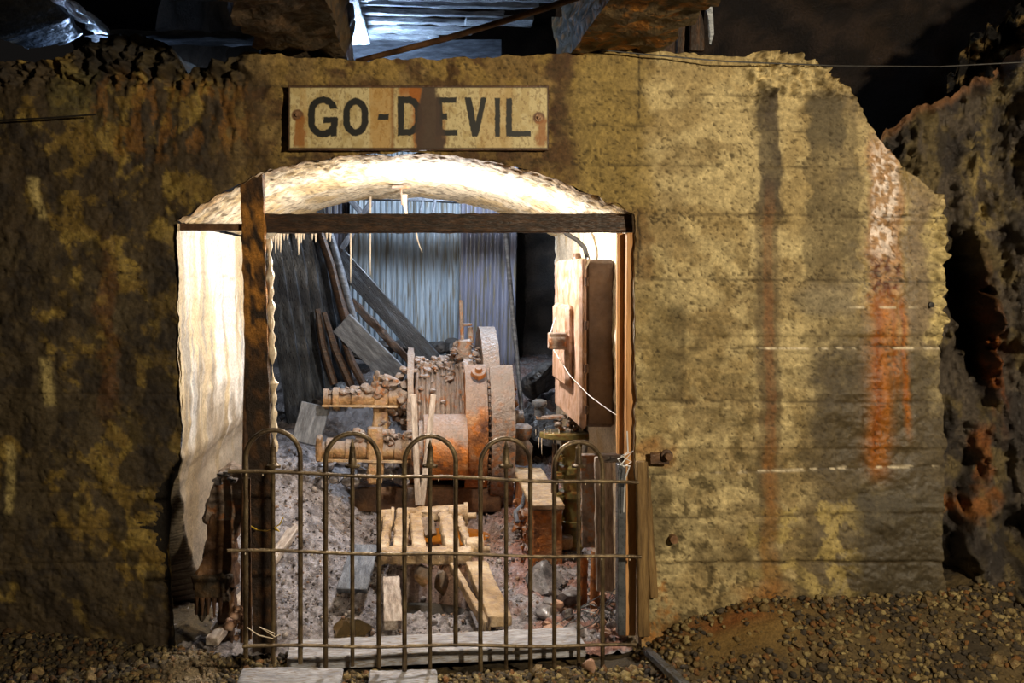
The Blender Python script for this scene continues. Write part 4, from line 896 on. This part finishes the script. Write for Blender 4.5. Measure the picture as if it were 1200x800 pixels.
# ---------------------------------------------------------------- rope hoist
def build_hoist():
    h = empty('hoist', (.0, 6.1, .12), 'large rusty rope drum hoist caked in mud behind the gate', 'hoist')
    K = dict(parent=h)
    Yc, Zc = 6.3, .60
    ax = (1, 0, 0)
    def disc(name, x0, x1, y, z, r, mt, ro=.008, n=64, prof=None, cuts=0):
        pr = prof or [(0, r*.2), (0, r), ((x1-x0), r), ((x1-x0), r*.2)]
        return obj(name, M().lathe(pr, (x0, y, z), ax, n), mt, h, rough=ro, rs=11, cuts=cuts)
    disc('flange', -.075, -.035, Yc, Zc, .50, MT['rustgrey'])
    # rope drum: rows of rope
    pr = [(0, .1)]; N = 11; wd = .37/N
    for k in range(N):
        for s_, r_ in ((.05, .385), (.3, .405), (.5, .41), (.7, .405), (.95, .385)): pr.append(((k+s_)*wd, r_))
    pr.append((.37, .1))
    disc('rope_drum', -.03, .34, Yc, Zc, .41, MT['rustgrey'], .01, 72, pr)
    # heap of dirt and rope fragments on top
    m = M()
    for k in range(260):
        x = rnd.uniform(-.03, .42); a = rnd.gauss(.02, .42)
        rr_ = .405+.03*rnd.random()+(.12 if x > .22 else 0)*rnd.random()
        q_ = rnd.uniform(.015, .05)
        m.chunk((x, Yc-rr_*math.sin(a), Zc+rr_*math.cos(a)), (q_*rnd.uniform(1, 1.8), q_, q_*.8), sub=1)
    obj('dirt_heap', m, MT['rustgrey'], h, rough=.014, rs=50, kind='stuff')
    disc('brake_flange', .30, .36, Yc-.02, Zc, .48, MT['rustgrey'])
    # tall wheel whose top rises above everything
    disc('gear_wheel', .42, .53, 6.42, .62, .62, MT['rustgrey'], .008, 72, [(0, .40), (0, .62), (.11, .62), (.11, .40)])
    # two guard bands
    def band_(name, x0, x1, y, z, r, a0, a1, mt, th=.03, n=40):
        m = M()
        vs = []
        for i in range(n+1):
            a = a0+(a1-a0)*i/n; row = []
            for (x, q) in ((x0, r), (x1, r), (x1, r-th), (x0, r-th)): row.append(m.b.verts.new((x, y-q*math.cos(a), z+q*math.sin(a))))
            vs.append(row)
        for A, B in zip(vs, vs[1:]):
            for k in range(4): m.b.faces.new((A[k], A[(k+1) % 4], B[(k+1) % 4], B[k]))
        m.b.faces.new(vs[0]); m.b.faces.new(vs[-1][::-1])
        return obj(name, m, mt, h, rough=.006, rs=14)
    band_('band', .295, .435, 6.2, .60, .50, -1.35, 1.0, MT['rust'], .28)
    band_('gear_guard', .455, .605, 6.30, .585, .60, -1.3, .82, MT['rustgrey'], .2)
    m = M()
    for k in range(22):
        a = -1.2+k*.09; m.cyl((.445, 6.2-.505*math.cos(a), .60+.505*math.sin(a)), (.445, 6.2-.525*math.cos(a), .60+.525*math.sin(a)), .008, n=8)
    obj('rivets', m, MT['rustdark'], h, kind='stuff')
    b = M().lathe([(0, .0), (.0, .05), (.03, .045), (.03, .025), (.06, .02)], (.38, 5.82, .97), (0, -.6, .8), 12); obj('bolt', b, MT['rust'], h, rough=.004, rs=30)
    # motor cylinder in front of the drum
    disc('cylinder', .03, .30, 5.78, .515, .205, MT['rust'], .006, 48)
    disc('cylinder_cap', .0, .035, 5.78, .515, .165, MT['rustgrey'], .005, 36)
    # side levers
    for (a, c) in (((484.5, 462), (490, 592)), ((508, 462), (494, 592))):
        b = M().bar(P(*a, 5.48), P(*c, 5.40), .035, .012, (0, 1, 0)); obj('lever', b, MT['palewood'], h, bevel=.003, cuts=4, rough=.002)
    # upright bracket and pin above the wheel
    b = M().bar(P(546, 440, 6.2), P(544, 398, 6.2), .09, .08, (0, 1, 0)); obj('bearing_bracket', b, MT['rustgrey'], h, bevel=.01, cuts=4, rough=.010, rs=18)
    b = M().tube([P(542, 402, 6.25), P(541, 380, 6.25), P(540, 352, 6.3)], .013, 8); b.tube([P(552, 402, 6.28), P(551, 383, 6.28)], .018, 8); b.tube([P(539, 381, 6.25), P(553, 380, 6.27)], .01, 8); obj('pin', b, MT['rustgrey'], h, rough=.004, rs=30)
    # the two shafts on the left
    def shaft(name, px0, px1, v, Y, r, mt):
        x0, x1 = PX(px0, Y), PX(px1, Y); L = x1-x0; z = PZ(v, Y)
        pr = [(0, r*.5), (.0, r*1.05), (.03, r*1.05), (.032, r*.75), (.06, r*.75), (.062, r*1.15), (.10, r*1.15), (.102, r*.85), (.18, r*.85), (.182, r), (.26, r), (.262, r*.88), (L*.82, r*.92), (L*.83, r*1.2), (L, r*1.25)]
        return obj(name, M().lathe(pr, (x0, Y, z), ax, 22), mt, h, rough=.008, rs=20)
    shaft('shaft', 380, 472, 467, 6.0, .065, MT['ochre'])
    shaft('shaft', 372, 482, 527, 5.75, .068, MT['ochre'])
    b = M().bar(P(378, 475, 5.95), P(466, 476, 5.9), .03, .012, (0, 0, 1)); obj('strap', b, MT['tan'], h, cuts=3, rough=.004)
    b = M().bar(P(372, 539, 5.68), P(478, 541, 5.66), .03, .012, (0, 0, 1)); obj('strap', b, MT['tan'], h, cuts=3, rough=.004)
    b = M().box((PX(374, 5.7), 5.7, PZ(525, 5.7)), (.035, .1, .16)); obj('end_collar', b, MT['ochre'], h, bevel=.01, cuts=3, rough=.006)
    b = M().bar(P(445, 535, 5.95), P(447, 440, 6.0), .095, .09, (0, 1, 0)); obj('bracket_post', b, MT['ochre'], h, bevel=.01, cuts=4, rough=.012, rs=16)
    b = M().bar(P(440, 566, 5.7), P(440, 500, 5.72), .095, .09, (0, 1, 0)); obj('bracket_post', b, MT['ochre'], h, bevel=.01, cuts=4, rough=.010, rs=16)
    m = M()
    for k in range(60): m.chunk(P(rnd.uniform(440, 478), rnd.uniform(432, 496), 5.95+rnd.uniform(-.03, .1)), (rnd.uniform(.04, .10), .08, rnd.uniform(.03, .08)))
    for k in range(30): m.chunk(P(rnd.uniform(415, 480), rnd.uniform(505, 520), 5.72), (rnd.uniform(.03, .08), .07, rnd.uniform(.02, .05)))
    obj('mud_crust', m, MT['rustgrey'], h, rough=.012, rs=20, kind='stuff')
    m = M()
    for k in range(50):
        q_ = rnd.uniform(386, 450); m.chunk(P(q_, 461-(q_-386)*.2*rnd.random(), 6.0+rnd.uniform(-.05, .05)), (rnd.uniform(.03, .09), .07, rnd.uniform(.02, .045)))
    obj('mud_crust', m, MT['rustgrey'], h, rough=.010, rs=20, kind='stuff')
    # bed plate, a dark box standing in for the shade below
    b = M().box((.05, 6.3, .16), (.95, .9, .16)); obj('bed_shade_box', b, MT['rustdark'], h, bevel=.01, cuts=4, rough=.01)
    disc('axle', -.12, .72, Yc, Zc, .07, MT['rustgrey'], .006, 20)
build_hoist()

# other ironwork right of the hoist
m = M()
for k in range(9): m.chunk(P(598+rnd.uniform(-3, 3), 444+k*4.2, 6.3), (rnd.uniform(.06, .09), .08, .06))
obj('rust_lump', m, MT['rust'], rough=.012, rs=22, label='orange rusty iron knob just right of the hoist wheel', cat='iron fitting')
m = M().lathe([(0, .03), (.01, .055), (.03, .05), (.05, .065), (.13, .07), (.17, .045), (.19, .06), (.25, .065), (.27, .04)], P(612, 545, 6.0), (0, 0, 1), 16)
obj('valve_fitting', m, MT['rustgrey'], rough=.008, rs=24, label='small muddy iron fitting standing between the hoist wheel and the orange box', cat='iron fitting')
b = M().tube([P(592, 268, 6.7), P(600, 360, 6.6), P(606, 420, 6.5), P(612, 490, 6.45), P(614, 545, 6.4)], [.018, .018, .017, .016, .016], 10); obj('pole', b, MT['greywood'], rough=.003,
    label='slender pale pole leaning in the dark gap right of the corrugated sheet', cat='pole')
for i, (px, py, Y, s, lab) in enumerate(((636, 440, 7.4, .32, 'dark boulder in the gap left of the electrical box, upper'), (632, 500, 6.9, .34, 'dark boulder in the gap left of the electrical box, lower'))):
    m = M().chunk(P(px, py, Y), (s, s, s), sub=3); obj('boulder', m, MT['sheetrock'], rough=.05, rs=5, label=lab, cat='rock')

# valve stand
def build_stand():
    h = empty('valve_stand', P(668, 645, 5.2), 'greenish iron valve stand with an oval top plate right of the orange box', 'machine')
    Y = 5.2
    def el(name, px, v, rx, ry, th, mt, ro=.004):
        m = M().cyl((0, 0, -th/2), (0, 0, th/2), 1, n=32)
        for v_ in m.b.verts: v_.co.x *= rx; v_.co.y *= ry
        bmesh.ops.translate(m.b, verts=m.b.verts, vec=P(px, v, Y)); return obj(name, m, mt, h, bevel=.004, rough=ro, rs=20)
    el('top_plate', 664, 509, .155, .10, .032, MT['green'])
    c = P(670, 640, Y)
    pr = [(0, .085), (.02, .085), (.03, .055), (.12, .055), (.125, .07), (.15, .07), (.155, .052), (.28, .052), (.285, .075), (.32, .075), (.325, .05), (.42, .05), (.425, .08), (.46, .08), (.47, .055), (.60, .06)]
    obj('column', M().lathe(pr, c, (0, 0, 1), 22), MT['green'], h, rough=.006, rs=22)
    c = P(651, 640, Y+.02)
    obj('side_pipe', M().tube([c, P(650, 600, Y), P(650, 560, Y), P(652, 520, Y)], .022, 12), MT['rustdark'], h, rough=.004)
    for v in (540, 560, 585, 610):
        b = M().lathe([(0, .032), (.02, .034), (.022, .026), (.034, .026)], P(655, v, Y-.06), (0, 0, 1), 6); obj('nut', b, MT['green'], h, rough=.003)
    obj('foot', M().cyl(P(656, 634, Y-.08)+Vector((0, 0, -.03)), P(656, 628, Y-.08), .07, .075, 20), MT['ochre'], h, bevel=.004, rough=.004)
    b = M().lathe([(0, .028), (.05, .028), (.055, .04), (.07, .045), (.085, .04), (.095, .02)], P(632, 487, Y), (0, 0, 1), 20); obj('cap', b, MT['steel'], h)
    b = M().bar(P(628, 489, Y), P(664, 488, Y-.02), .05, .022, (0, 0, 1)); obj('arm', b, MT['rustgrey'], h, bevel=.004, cuts=3, rough=.003)
    m = M()
    for k in range(60): m.chunk(P(rnd.uniform(652, 688), rnd.uniform(490, 504), Y+rnd.uniform(-.05, .05)), (rnd.uniform(.015, .05), .03, rnd.uniform(.012, .035)), sub=1)
    obj('debris', m, MT['rustgrey'], h, rough=.008, rs=30, kind='stuff')
    m = M()
    for k in range(9):
        q = P(628+k*3.4, rnd.uniform(502, 516), Y-.05); m.cyl(q, q-Vector((0, 0, rnd.uniform(.03, .10))), .004, .001, 6)
    obj('lime_drips', m, MT['lime'], h, kind='stuff')
    b = M().bar(P(692, 640, 4.62), P(690, 532, 4.62), .09, .03, (0, 1, 0)); obj('rear_plate', b, MT['rustgrey'], h, bevel=.004, cuts=4, rough=.008)
build_stand()
for (px, v0, v1, Y, lab) in ((683, 652, 722, 4.5, 'short upright rusty pipe beside the pale grey board, left one'), (697, 645, 726, 4.45, 'short upright rusty pipe beside the pale grey board, right one')):
    b = M().tube([P(px, v1, Y), P(px, (v0+v1)/2, Y), P(px+1, v0, Y)], .022, 12); obj('pipe', b, MT['rust'], rough=.004, rs=25, label=lab, cat='pipe')

# orange iron box
ob = empty('iron_box', (.75, 5.45, .0), 'orange rusted iron box with a lid painted pale as lit beside the hoist', 'box')
b = M().box((.70, 5.42, .15), (.165, .92, .36)); obj('body', b, MT['rust'], ob, bevel=.008, cuts=4, rough=.006)
b = M().box((.70, 5.42, .345), (.185, .96, .03)); obj('lid', b, MT['tan'], ob, bevel=.006, cuts=4, rough=.006)  # light on the box top put into the paler colour
b = M().tube([P(606, 612, 5.2), P(604, 600, 5.25), P(612, 592, 5.3), P(616, 575, 5.3)], .014, 8); obj('bent_pipe', b, MT['greywood'], ob)
m = M()
for k in range(60): m.chunk((.605+rnd.uniform(-.03, .02), rnd.uniform(5.05, 5.55), rnd.uniform(.0, .3)), (.025, rnd.uniform(.03, .07), rnd.uniform(.02, .06)), sub=1)
obj('rust_scale', m, MT['rust'], ob, rough=.01, rs=25, kind='stuff')

# ---------------------------------------------------------------- tan trolley lying in the mud
def build_trolley():
    h = empty('trolley', (.06, 5.0, .0), 'tan mud coated iron trolley frame with four rollers over the pit', 'trolley')
    zt = .185
    def q(px, v, dz=0):            # on the sloping top surface
        z = .17+dz; 
        # plane z = .13 + .12*(Y-4.7)
        a = (VY-v)/F; Y = (.13-.12*4.7+dz-EYE)/(a-.12); return Vector(((px-VX)/F*Y, Y, EYE+a*Y))
    def beam_(name, a, c, wd, th=.06, mt='tan'):
        b = M().bar(q(*a), q(*c), wd, th, (0, 0, 1)); return obj(name, b, MT[mt], h, bevel=.008, cuts=5, rough=.011, rs=16)
    beam_('cross_member', (447, 650), (553, 651), .10, .07)
    beam_('cross_member', (470, 603), (532, 600), .10, .06)
    beam_('side_member', (472, 600), (468, 652), .075); beam_('side_member', (486, 600), (492, 652), .07)
    beam_('side_member', (520, 598), (532, 652), .08); beam_('side_member', (456, 605), (448, 652), .05)
    beam_('side_member', (536, 604), (552, 648), .04, .05)
    def roller(px0, px1, v, Y, r):
        x0, x1 = PX(px0, Y), PX(px1, Y); z = PZ(v, Y); L = x1-x0
        o = obj('roller', M().lathe([(0, r*.3), (0, r*.92), (L*.8, r), (L*.8, r*1.2), (L, r*1.2), (L, r*.3)], (x0, Y, z), (1, 0, 0), 24), MT['tan'], h, rough=.004, rs=18); return o
    roller(446, 462, 608, 5.3, .058); roller(526, 548, 602, 5.3, .055); roller(546, 566, 641, 4.85, .055)
    obj('axle', M().cyl(P(540, 604, 5.3), P(558, 604, 5.3), .018, n=12), MT['tan'], h)
    obj('axle', M().cyl(P(560, 643, 4.85), P(574, 644, 4.85), .016, n=12), MT['tan'], h)
    b = M().bar(P(500, 606, 5.2), P(505, 628, 5.15), .07, .05, (0, 1, 0)); obj('bearing', b, MT['ochre'], h, bevel=.006, cuts=3, rough=.006)
    m = M().chunk(P(495, 674, 4.80), (.09, .05, .13)); m.chunk(P(518, 680, 4.82), (.07, .05, .15)); obj('hanging_lug', m, MT['ochre'], h, rough=.012, rs=16)
build_trolley()
def plankobj(name, a, c, wd, th, mt, label, cat='plank', hint=(0, 0, 1), ro=.005, cuts=5): 
    return obj(name, M().bar(a, c, wd, th, hint), MT[mt], bevel=.004, cuts=cuts, rough=ro, rs=14, label=label, cat=cat)
plankobj('plank', P(461, 735, 4.12)+Vector((0, 0, .01)), P(458, 680, 4.6), .085, .05, 'palewood', 'short pale plank pointing at the gate left of the pit')
plankobj('plank', P(586, 728, 4.12), P(558, 662, 4.66), .11, .05, 'tan', 'pale tan plank pointing at the gate right of the pit')
plankobj('plank', P(571, 735, 4.12), P(530, 664, 4.66), .03, .05, 'tan', 'narrow tan batten lying left of the tan plank')
plankobj('plank', P(412, 692, 4.45), P(428, 640, 4.95), .15, .025, 'greywood', 'flat grey board sunk in the mud behind the small olive puddle')
plankobj('plank', P(248, 752, 4.02), P(352, 610, 5.3), .06, .04, 'palewood', 'long pinkish grey pole sloping down behind the thick post to the left')
# threshold plank
b = M().bar(P(338, 768, 3.94), P(680, 751, 4.02), .19, .058, (0, 0, 1)); obj('threshold_plank', b, MT['whitewood'], bevel=.004, cuts=6, rough=.003, rs=12,
    label='long pale threshold plank on the ground just behind the gate', cat='plank')
b = M().bar(P(280, 796, 3.62), P(400, 797, 3.62), .16, .03, (0, 0, 1)); obj('kerb_slab', b, MT['whitewood'], bevel=.005, cuts=4, rough=.006, label='pale concrete slab at the foot of the gate, left one', cat='slab')
b = M().bar(P(432, 798, 3.64), P(512, 797, 3.64), .14, .03, (0, 0, 1)); obj('kerb_slab', b, MT['whitewood'], bevel=.005, cuts=4, rough=.006, label='pale concrete slab at the foot of the gate, right one', cat='slab')
# rail at lower right
b = M().bar(P(758, 762, 3.9), P(812, 812, 3.45), .035, .03, (0, 0, 1)); obj('rail_strip', b, MT['steel'], bevel=.004, cuts=3, rough=.003, label='thin shiny steel strip in the gravel right of the gate', cat='strip')

# loose rocks in the alcove
def rock(px, py, Y, s, mt, label, group=None, name='rock', sub=3, ro=.02):
    m = M().chunk(P(px, py, Y), s, sub=sub); obj(name, m, MT[mt], rough=ro*.4, rs=12, smooth=True, label=label, cat='rock', group=group)
rock(640, 678, 4.72, (.22, .20, .16), 'stone_grey', 'large pale grey rock below the orange box')
rock(655, 735, 4.3, (.10, .09, .07), 'stone_pink', 'pinkish stone behind the right end of the threshold plank')
rock(640, 716, 4.4, (.10, .08, .06), 'stone_grey', 'small grey stone in front of the large pale rock')
rock(691, 780, 3.78, (.06, .06, .05), 'stone_pink', 'pale round stone in the gravel at the right end of the plank')
rock(668, 700, 4.5, (.12, .1, .1), 'stone_grey', 'dark grey stone left of the two short upright pipes')
for i in range(34):
    px, py = rnd.uniform(640, 735), rnd.uniform(690, 748)
    Y = 4.1+(748-py)/60*.5; s = rnd.uniform(.03, .07); rock(px, py, Y, (s*1.3, s, s*.8), rnd.choice(['stone_grey', 'stone_pink', 'stone_pink']), 'small broken stone in the heap at the right foot of the opening', 'rubble stones right foot of the opening', sub=2, ro=.008)
for i in range(26):
    px, py = rnd.uniform(372, 480), rnd.uniform(540, 566)
    s = rnd.uniform(.05, .11); rock(px, py, 5.75+(566-py)/26*.4, (s*1.3, s, s*.8), 'stone_grey', 'grey rubble stone under the left shafts of the hoist', 'rubble stones under the hoist shafts', sub=2, ro=.012)
for i in range(14):
    px, py = 268+rnd.uniform(0, 22), 712+rnd.uniform(0, 36)
    s = rnd.uniform(.025, .05); rock(px, py, 3.98+rnd.uniform(-.03, .04), (s*1.2, s, s*.8), 'stone_pink', 'small pinkish stone at the foot of the rusty pipe', 'pinkish stones left of the thick post', sub=2, ro=.006)
# scrap wires at right foot
m = M()
for i in range(12):
    a = P(rnd.uniform(690, 725), rnd.uniform(700, 735), 4.15); pts = [a+Vector((.03*t*rnd.uniform(.5, 1.5)*(1 if i % 2 else -1), rnd.uniform(-.01, .01), .05*math.sin(t*.8))) for t in range(6)]
    m.tube(pts, .0025, 5)
obj('scrap_wire', m, MT['steel'], label='tangle of scrap wire beside the foot of the jamb timber', cat='wire', kind='stuff')

# ---------------------------------------------------------------- rusted hulk left of the post
def build_hulk():
    h = empty('rusted_frame', P(258, 750, 4.1), 'rotten rust brown iron frame leaning by the white left wall', 'ironwork')
    def slab(name, pts, mt, th=.09, ro=.02, Y=4.12):
        m = M().poly([P(a, c, Y+d) for (a, c, d) in pts], (0, th, 0)); return obj(name, m, MT[mt], h, bevel=.008, cuts=5, rough=ro, rs=11)
    HB = [0]
    slab('head', [(253, 556, .0), (268, 548, 0), (288, 556, 0), (290, 600, 0), (272, 640, 0), (240, 612, 0), (244, 586, 0)], 'rustgrey', .12)
    slab('body', [(248, 600, .0), (272, 604, 0), (274, 690, 0), (226, 692, 0), (236, 650, 0)], 'rustdark', .14)
    slab('skirt', [(224, 676, -.03), (270, 676, -.03), (268, 706, -.03), (240, 702, -.03), (236, 728, -.03), (228, 716, -.03)], 'beam', .16)
    slab('leg', [(258, 700, 0), (276, 690, 0), (272, 756, 0), (250, 760, 0)], 'rustdark', .06, .01)
    slab('brace', [(276, 560, .02), (294, 566, .02), (300, 620, .02), (290, 612, .02)], 'rust', .03, .01)
    for i in range(5):
        a = P(230+i*7, 700, 4.08); obj('drip', M().tube([a, a-Vector((0, 0, .03)), a-Vector((0, 0, .05+.05*rnd.random()))], [.012, .009, .004], 7), MT['rustdark'], h, rough=.003, rs=30)
    m = M()
    for k in range(12): m.ico(P(rnd.uniform(250, 276), 553+rnd.uniform(0, 14), 4.10), (.04, .04, .02), 1)
    obj('lime_crust', m, MT['stone_grey'], h, rough=.005, rs=30, kind='stuff')
build_hulk()

# ---------------------------------------------------------------- chamber behind: sheets, boards, poles
def corr(px0, px1, v0, v1, Y, pitch, amp, mt, label, tilt=0):
    x0, x1 = PX(px0, Y), PX(px1, Y); z1, z0 = PZ(v0, Y), PZ(v1, Y)
    nx = int((x1-x0)/pitch*8); m = M()
    def f(s, t):
        x = x0+(x1-x0)*s; return Vector((x+tilt*t, Y+amp*math.sin(2*math.pi*(x-x0)/pitch)+.02*math.sin(x*5+t*3), z0+(z1-z0)*t))
    m.grid(f, nx, 8)
    o = obj('corrugated_sheet', m, mt, label=label, cat='metal sheet', group='corrugated sheets behind the hoist')
    md = o.modifiers.new('thickness', 'SOLIDIFY'); md.thickness = .004
corr(410, 541, 150, 440, 8.50, .052, .010, MT['sheet'], 'pale blue corrugated iron sheet behind the hoist')
corr(536, 602, 160, 450, 8.42, .075, .009, MT['sheet2'], 'dull violet grey corrugated sheet at the right of the pale blue one', .05)
corr(372, 414, 150, 430, 8.62, .06, .012, MT['sheet2'], 'narrow dark corrugated sheet behind the leaning poles')
def board(a, c, wd, th, mt, label, group=None, cat='board', hint=(0, 1, 0), ro=.006): 
    obj('board' if cat == 'board' else cat.replace(' ', '_'), M().bar(a, c, wd, th, hint), MT[mt], bevel=.004, cuts=5, rough=ro, rs=9, label=label, cat=cat, group=group)
for i in range(6):
    u0 = 302+i*13; board(P(u0+52, 520, 7.0+i*.12), P(u0, 205, 6.75+i*.12), .16 if i < 5 else .1, .03, 'blackwood', '%s black wet board from the thick post in the leaning row' % ('first', 'second', 'third', 'fourth', 'fifth', 'sixth')[i], 'black boards in the left of the chamber', ro=.014)
b = M().tube([P(414, 408, 7.05), P(398, 350, 7.1), P(388, 310, 7.12), P(372, 262, 7.15)], [.045, .042, .038, .035], 12); obj('pole', b, MT['darkwood'], rough=.012, rs=10, label='leaning brown timber pole behind the crossbeam, left of the pair', cat='pole')
b = M().tube([P(432, 425, 7.08), P(414, 370, 7.1), P(400, 320, 7.12), P(384, 262, 7.16)], [.034, .03, .03, .026], 12); obj('pole', b, MT['greywood'], rough=.01, rs=10, label='leaning grey timber pole behind the crossbeam, right of the pair', cat='pole')
board(P(508, 424, 7.5), P(396, 300, 7.6), .16, .05, 'blackwood', 'long dark slanting timber crossing in front of the pale sheet', cat='timber', hint=(0, 1, .1), ro=.004)
board(P(492, 436, 7.42), P(412, 352, 7.5), .06, .06, 'darkwood', 'brown split timber slanting below the long dark one', cat='timber', hint=(0, 1, .1), ro=.014)
board(P(468, 444, 6.90), P(400, 378, 6.93), .19, .03, 'greywood', 'wide blue grey plank slanting down to the hoist shafts', cat='plank', hint=(0, 1, .25), ro=.003)
board(P(358, 520, 5.95), P(370, 474, 6.05), .19, .03, 'greywood', 'short blue grey board leaning at the left end of the hoist shafts', cat='board', hint=(.1, 1, .3), ro=.003)
for (a, c, lab) in (((392, 450), (372, 362), 'ragged splinter of timber hanging by the black boards'), ((412, 452), (380, 366), 'long pale splinter behind the wide blue grey plank'), ((428, 455), (402, 395), 'brown stake below the wide blue grey plank')):
    obj('splinter', M().tube([P(*a, 6.98), P((a[0]+c[0])/2-3, (a[1]+c[1])/2, 6.98), P(*c, 6.98)], [.03, .035, .02], 7), MT['darkwood'], rough=.014, rs=14, label=lab, cat='timber')
for i in range(30):
    px, py = rnd.uniform(345, 540), rnd.uniform(405, 475); Y = 7.0+(475-py)/70*1.2; s = rnd.uniform(.08, .2)
    rock(px, py, Y, (s*1.2, s, s*.8), 'sheetrock', 'dark rubble block in the heap behind the hoist', 'rubble heap behind the hoist', sub=2, ro=.03)
# struts seen through the arch above the crossbeam
for (a, c, lab) in (((436, 236), (400, 292), 'dark slanting strut seen left above the crossbeam'), ((404, 228), (436, 262), 'dark strut crossing above the crossbeam'), ((498, 222), (490, 262), 'thin pale strut in the middle above the crossbeam'), ((512, 222), (505, 262), 'second thin pale strut just right of the middle one')):
    board(P(*c, 7.6), P(*a, 7.6), .05 if a[0] < 480 else .02, .03, 'greywood', lab, cat='strut')
b = M().bar(P(360, 222, 7.9), P(640, 232, 7.9), .14, .1, (0, 1, 0)); obj('chamber_beam', b, MT['greywood'], bevel=.006, cuts=4, rough=.01, label='dim horizontal timber seen through the arch above the crossbeam', cat='beam')

# ---------------------------------------------------------------- fixings on the wall
a = empty('anchor', P(778, 536, 3.95), 'rusty anchor plate and bolt on the wall right of the jamb', 'anchor')
b = M().bar(P(762, 537, 3.965), P(784, 537, 3.965), .05, .012, (0, 1, 0)); obj('plate', b, MT['rustdark'], a, bevel=.002, rough=.002)
b = M().lathe([(0, .026), (.012, .026), (.013, .015), (.04, .015)], P(781, 533, 3.96), (0, -1, 0), 12); obj('bolt', b, MT['rustdark'], a, rough=.001)
b = M().lathe([(0, .018), (.03, .018), (.031, .006)], P(788, 630, 3.99), (0, -1, 0), 14); obj('plug', b, MT['bolt'], rough=.001, label='rusty pipe plug set in the wall low to the right of the gate', cat='plug')
b = M().lathe([(0, .012), (.014, .012), (.015, .004)], P(1090, 357, 3.99), (0, -1, 0), 12); obj('plug', b, MT['wire_dark'], label='small black round plug near the right end of the wall', cat='plug')
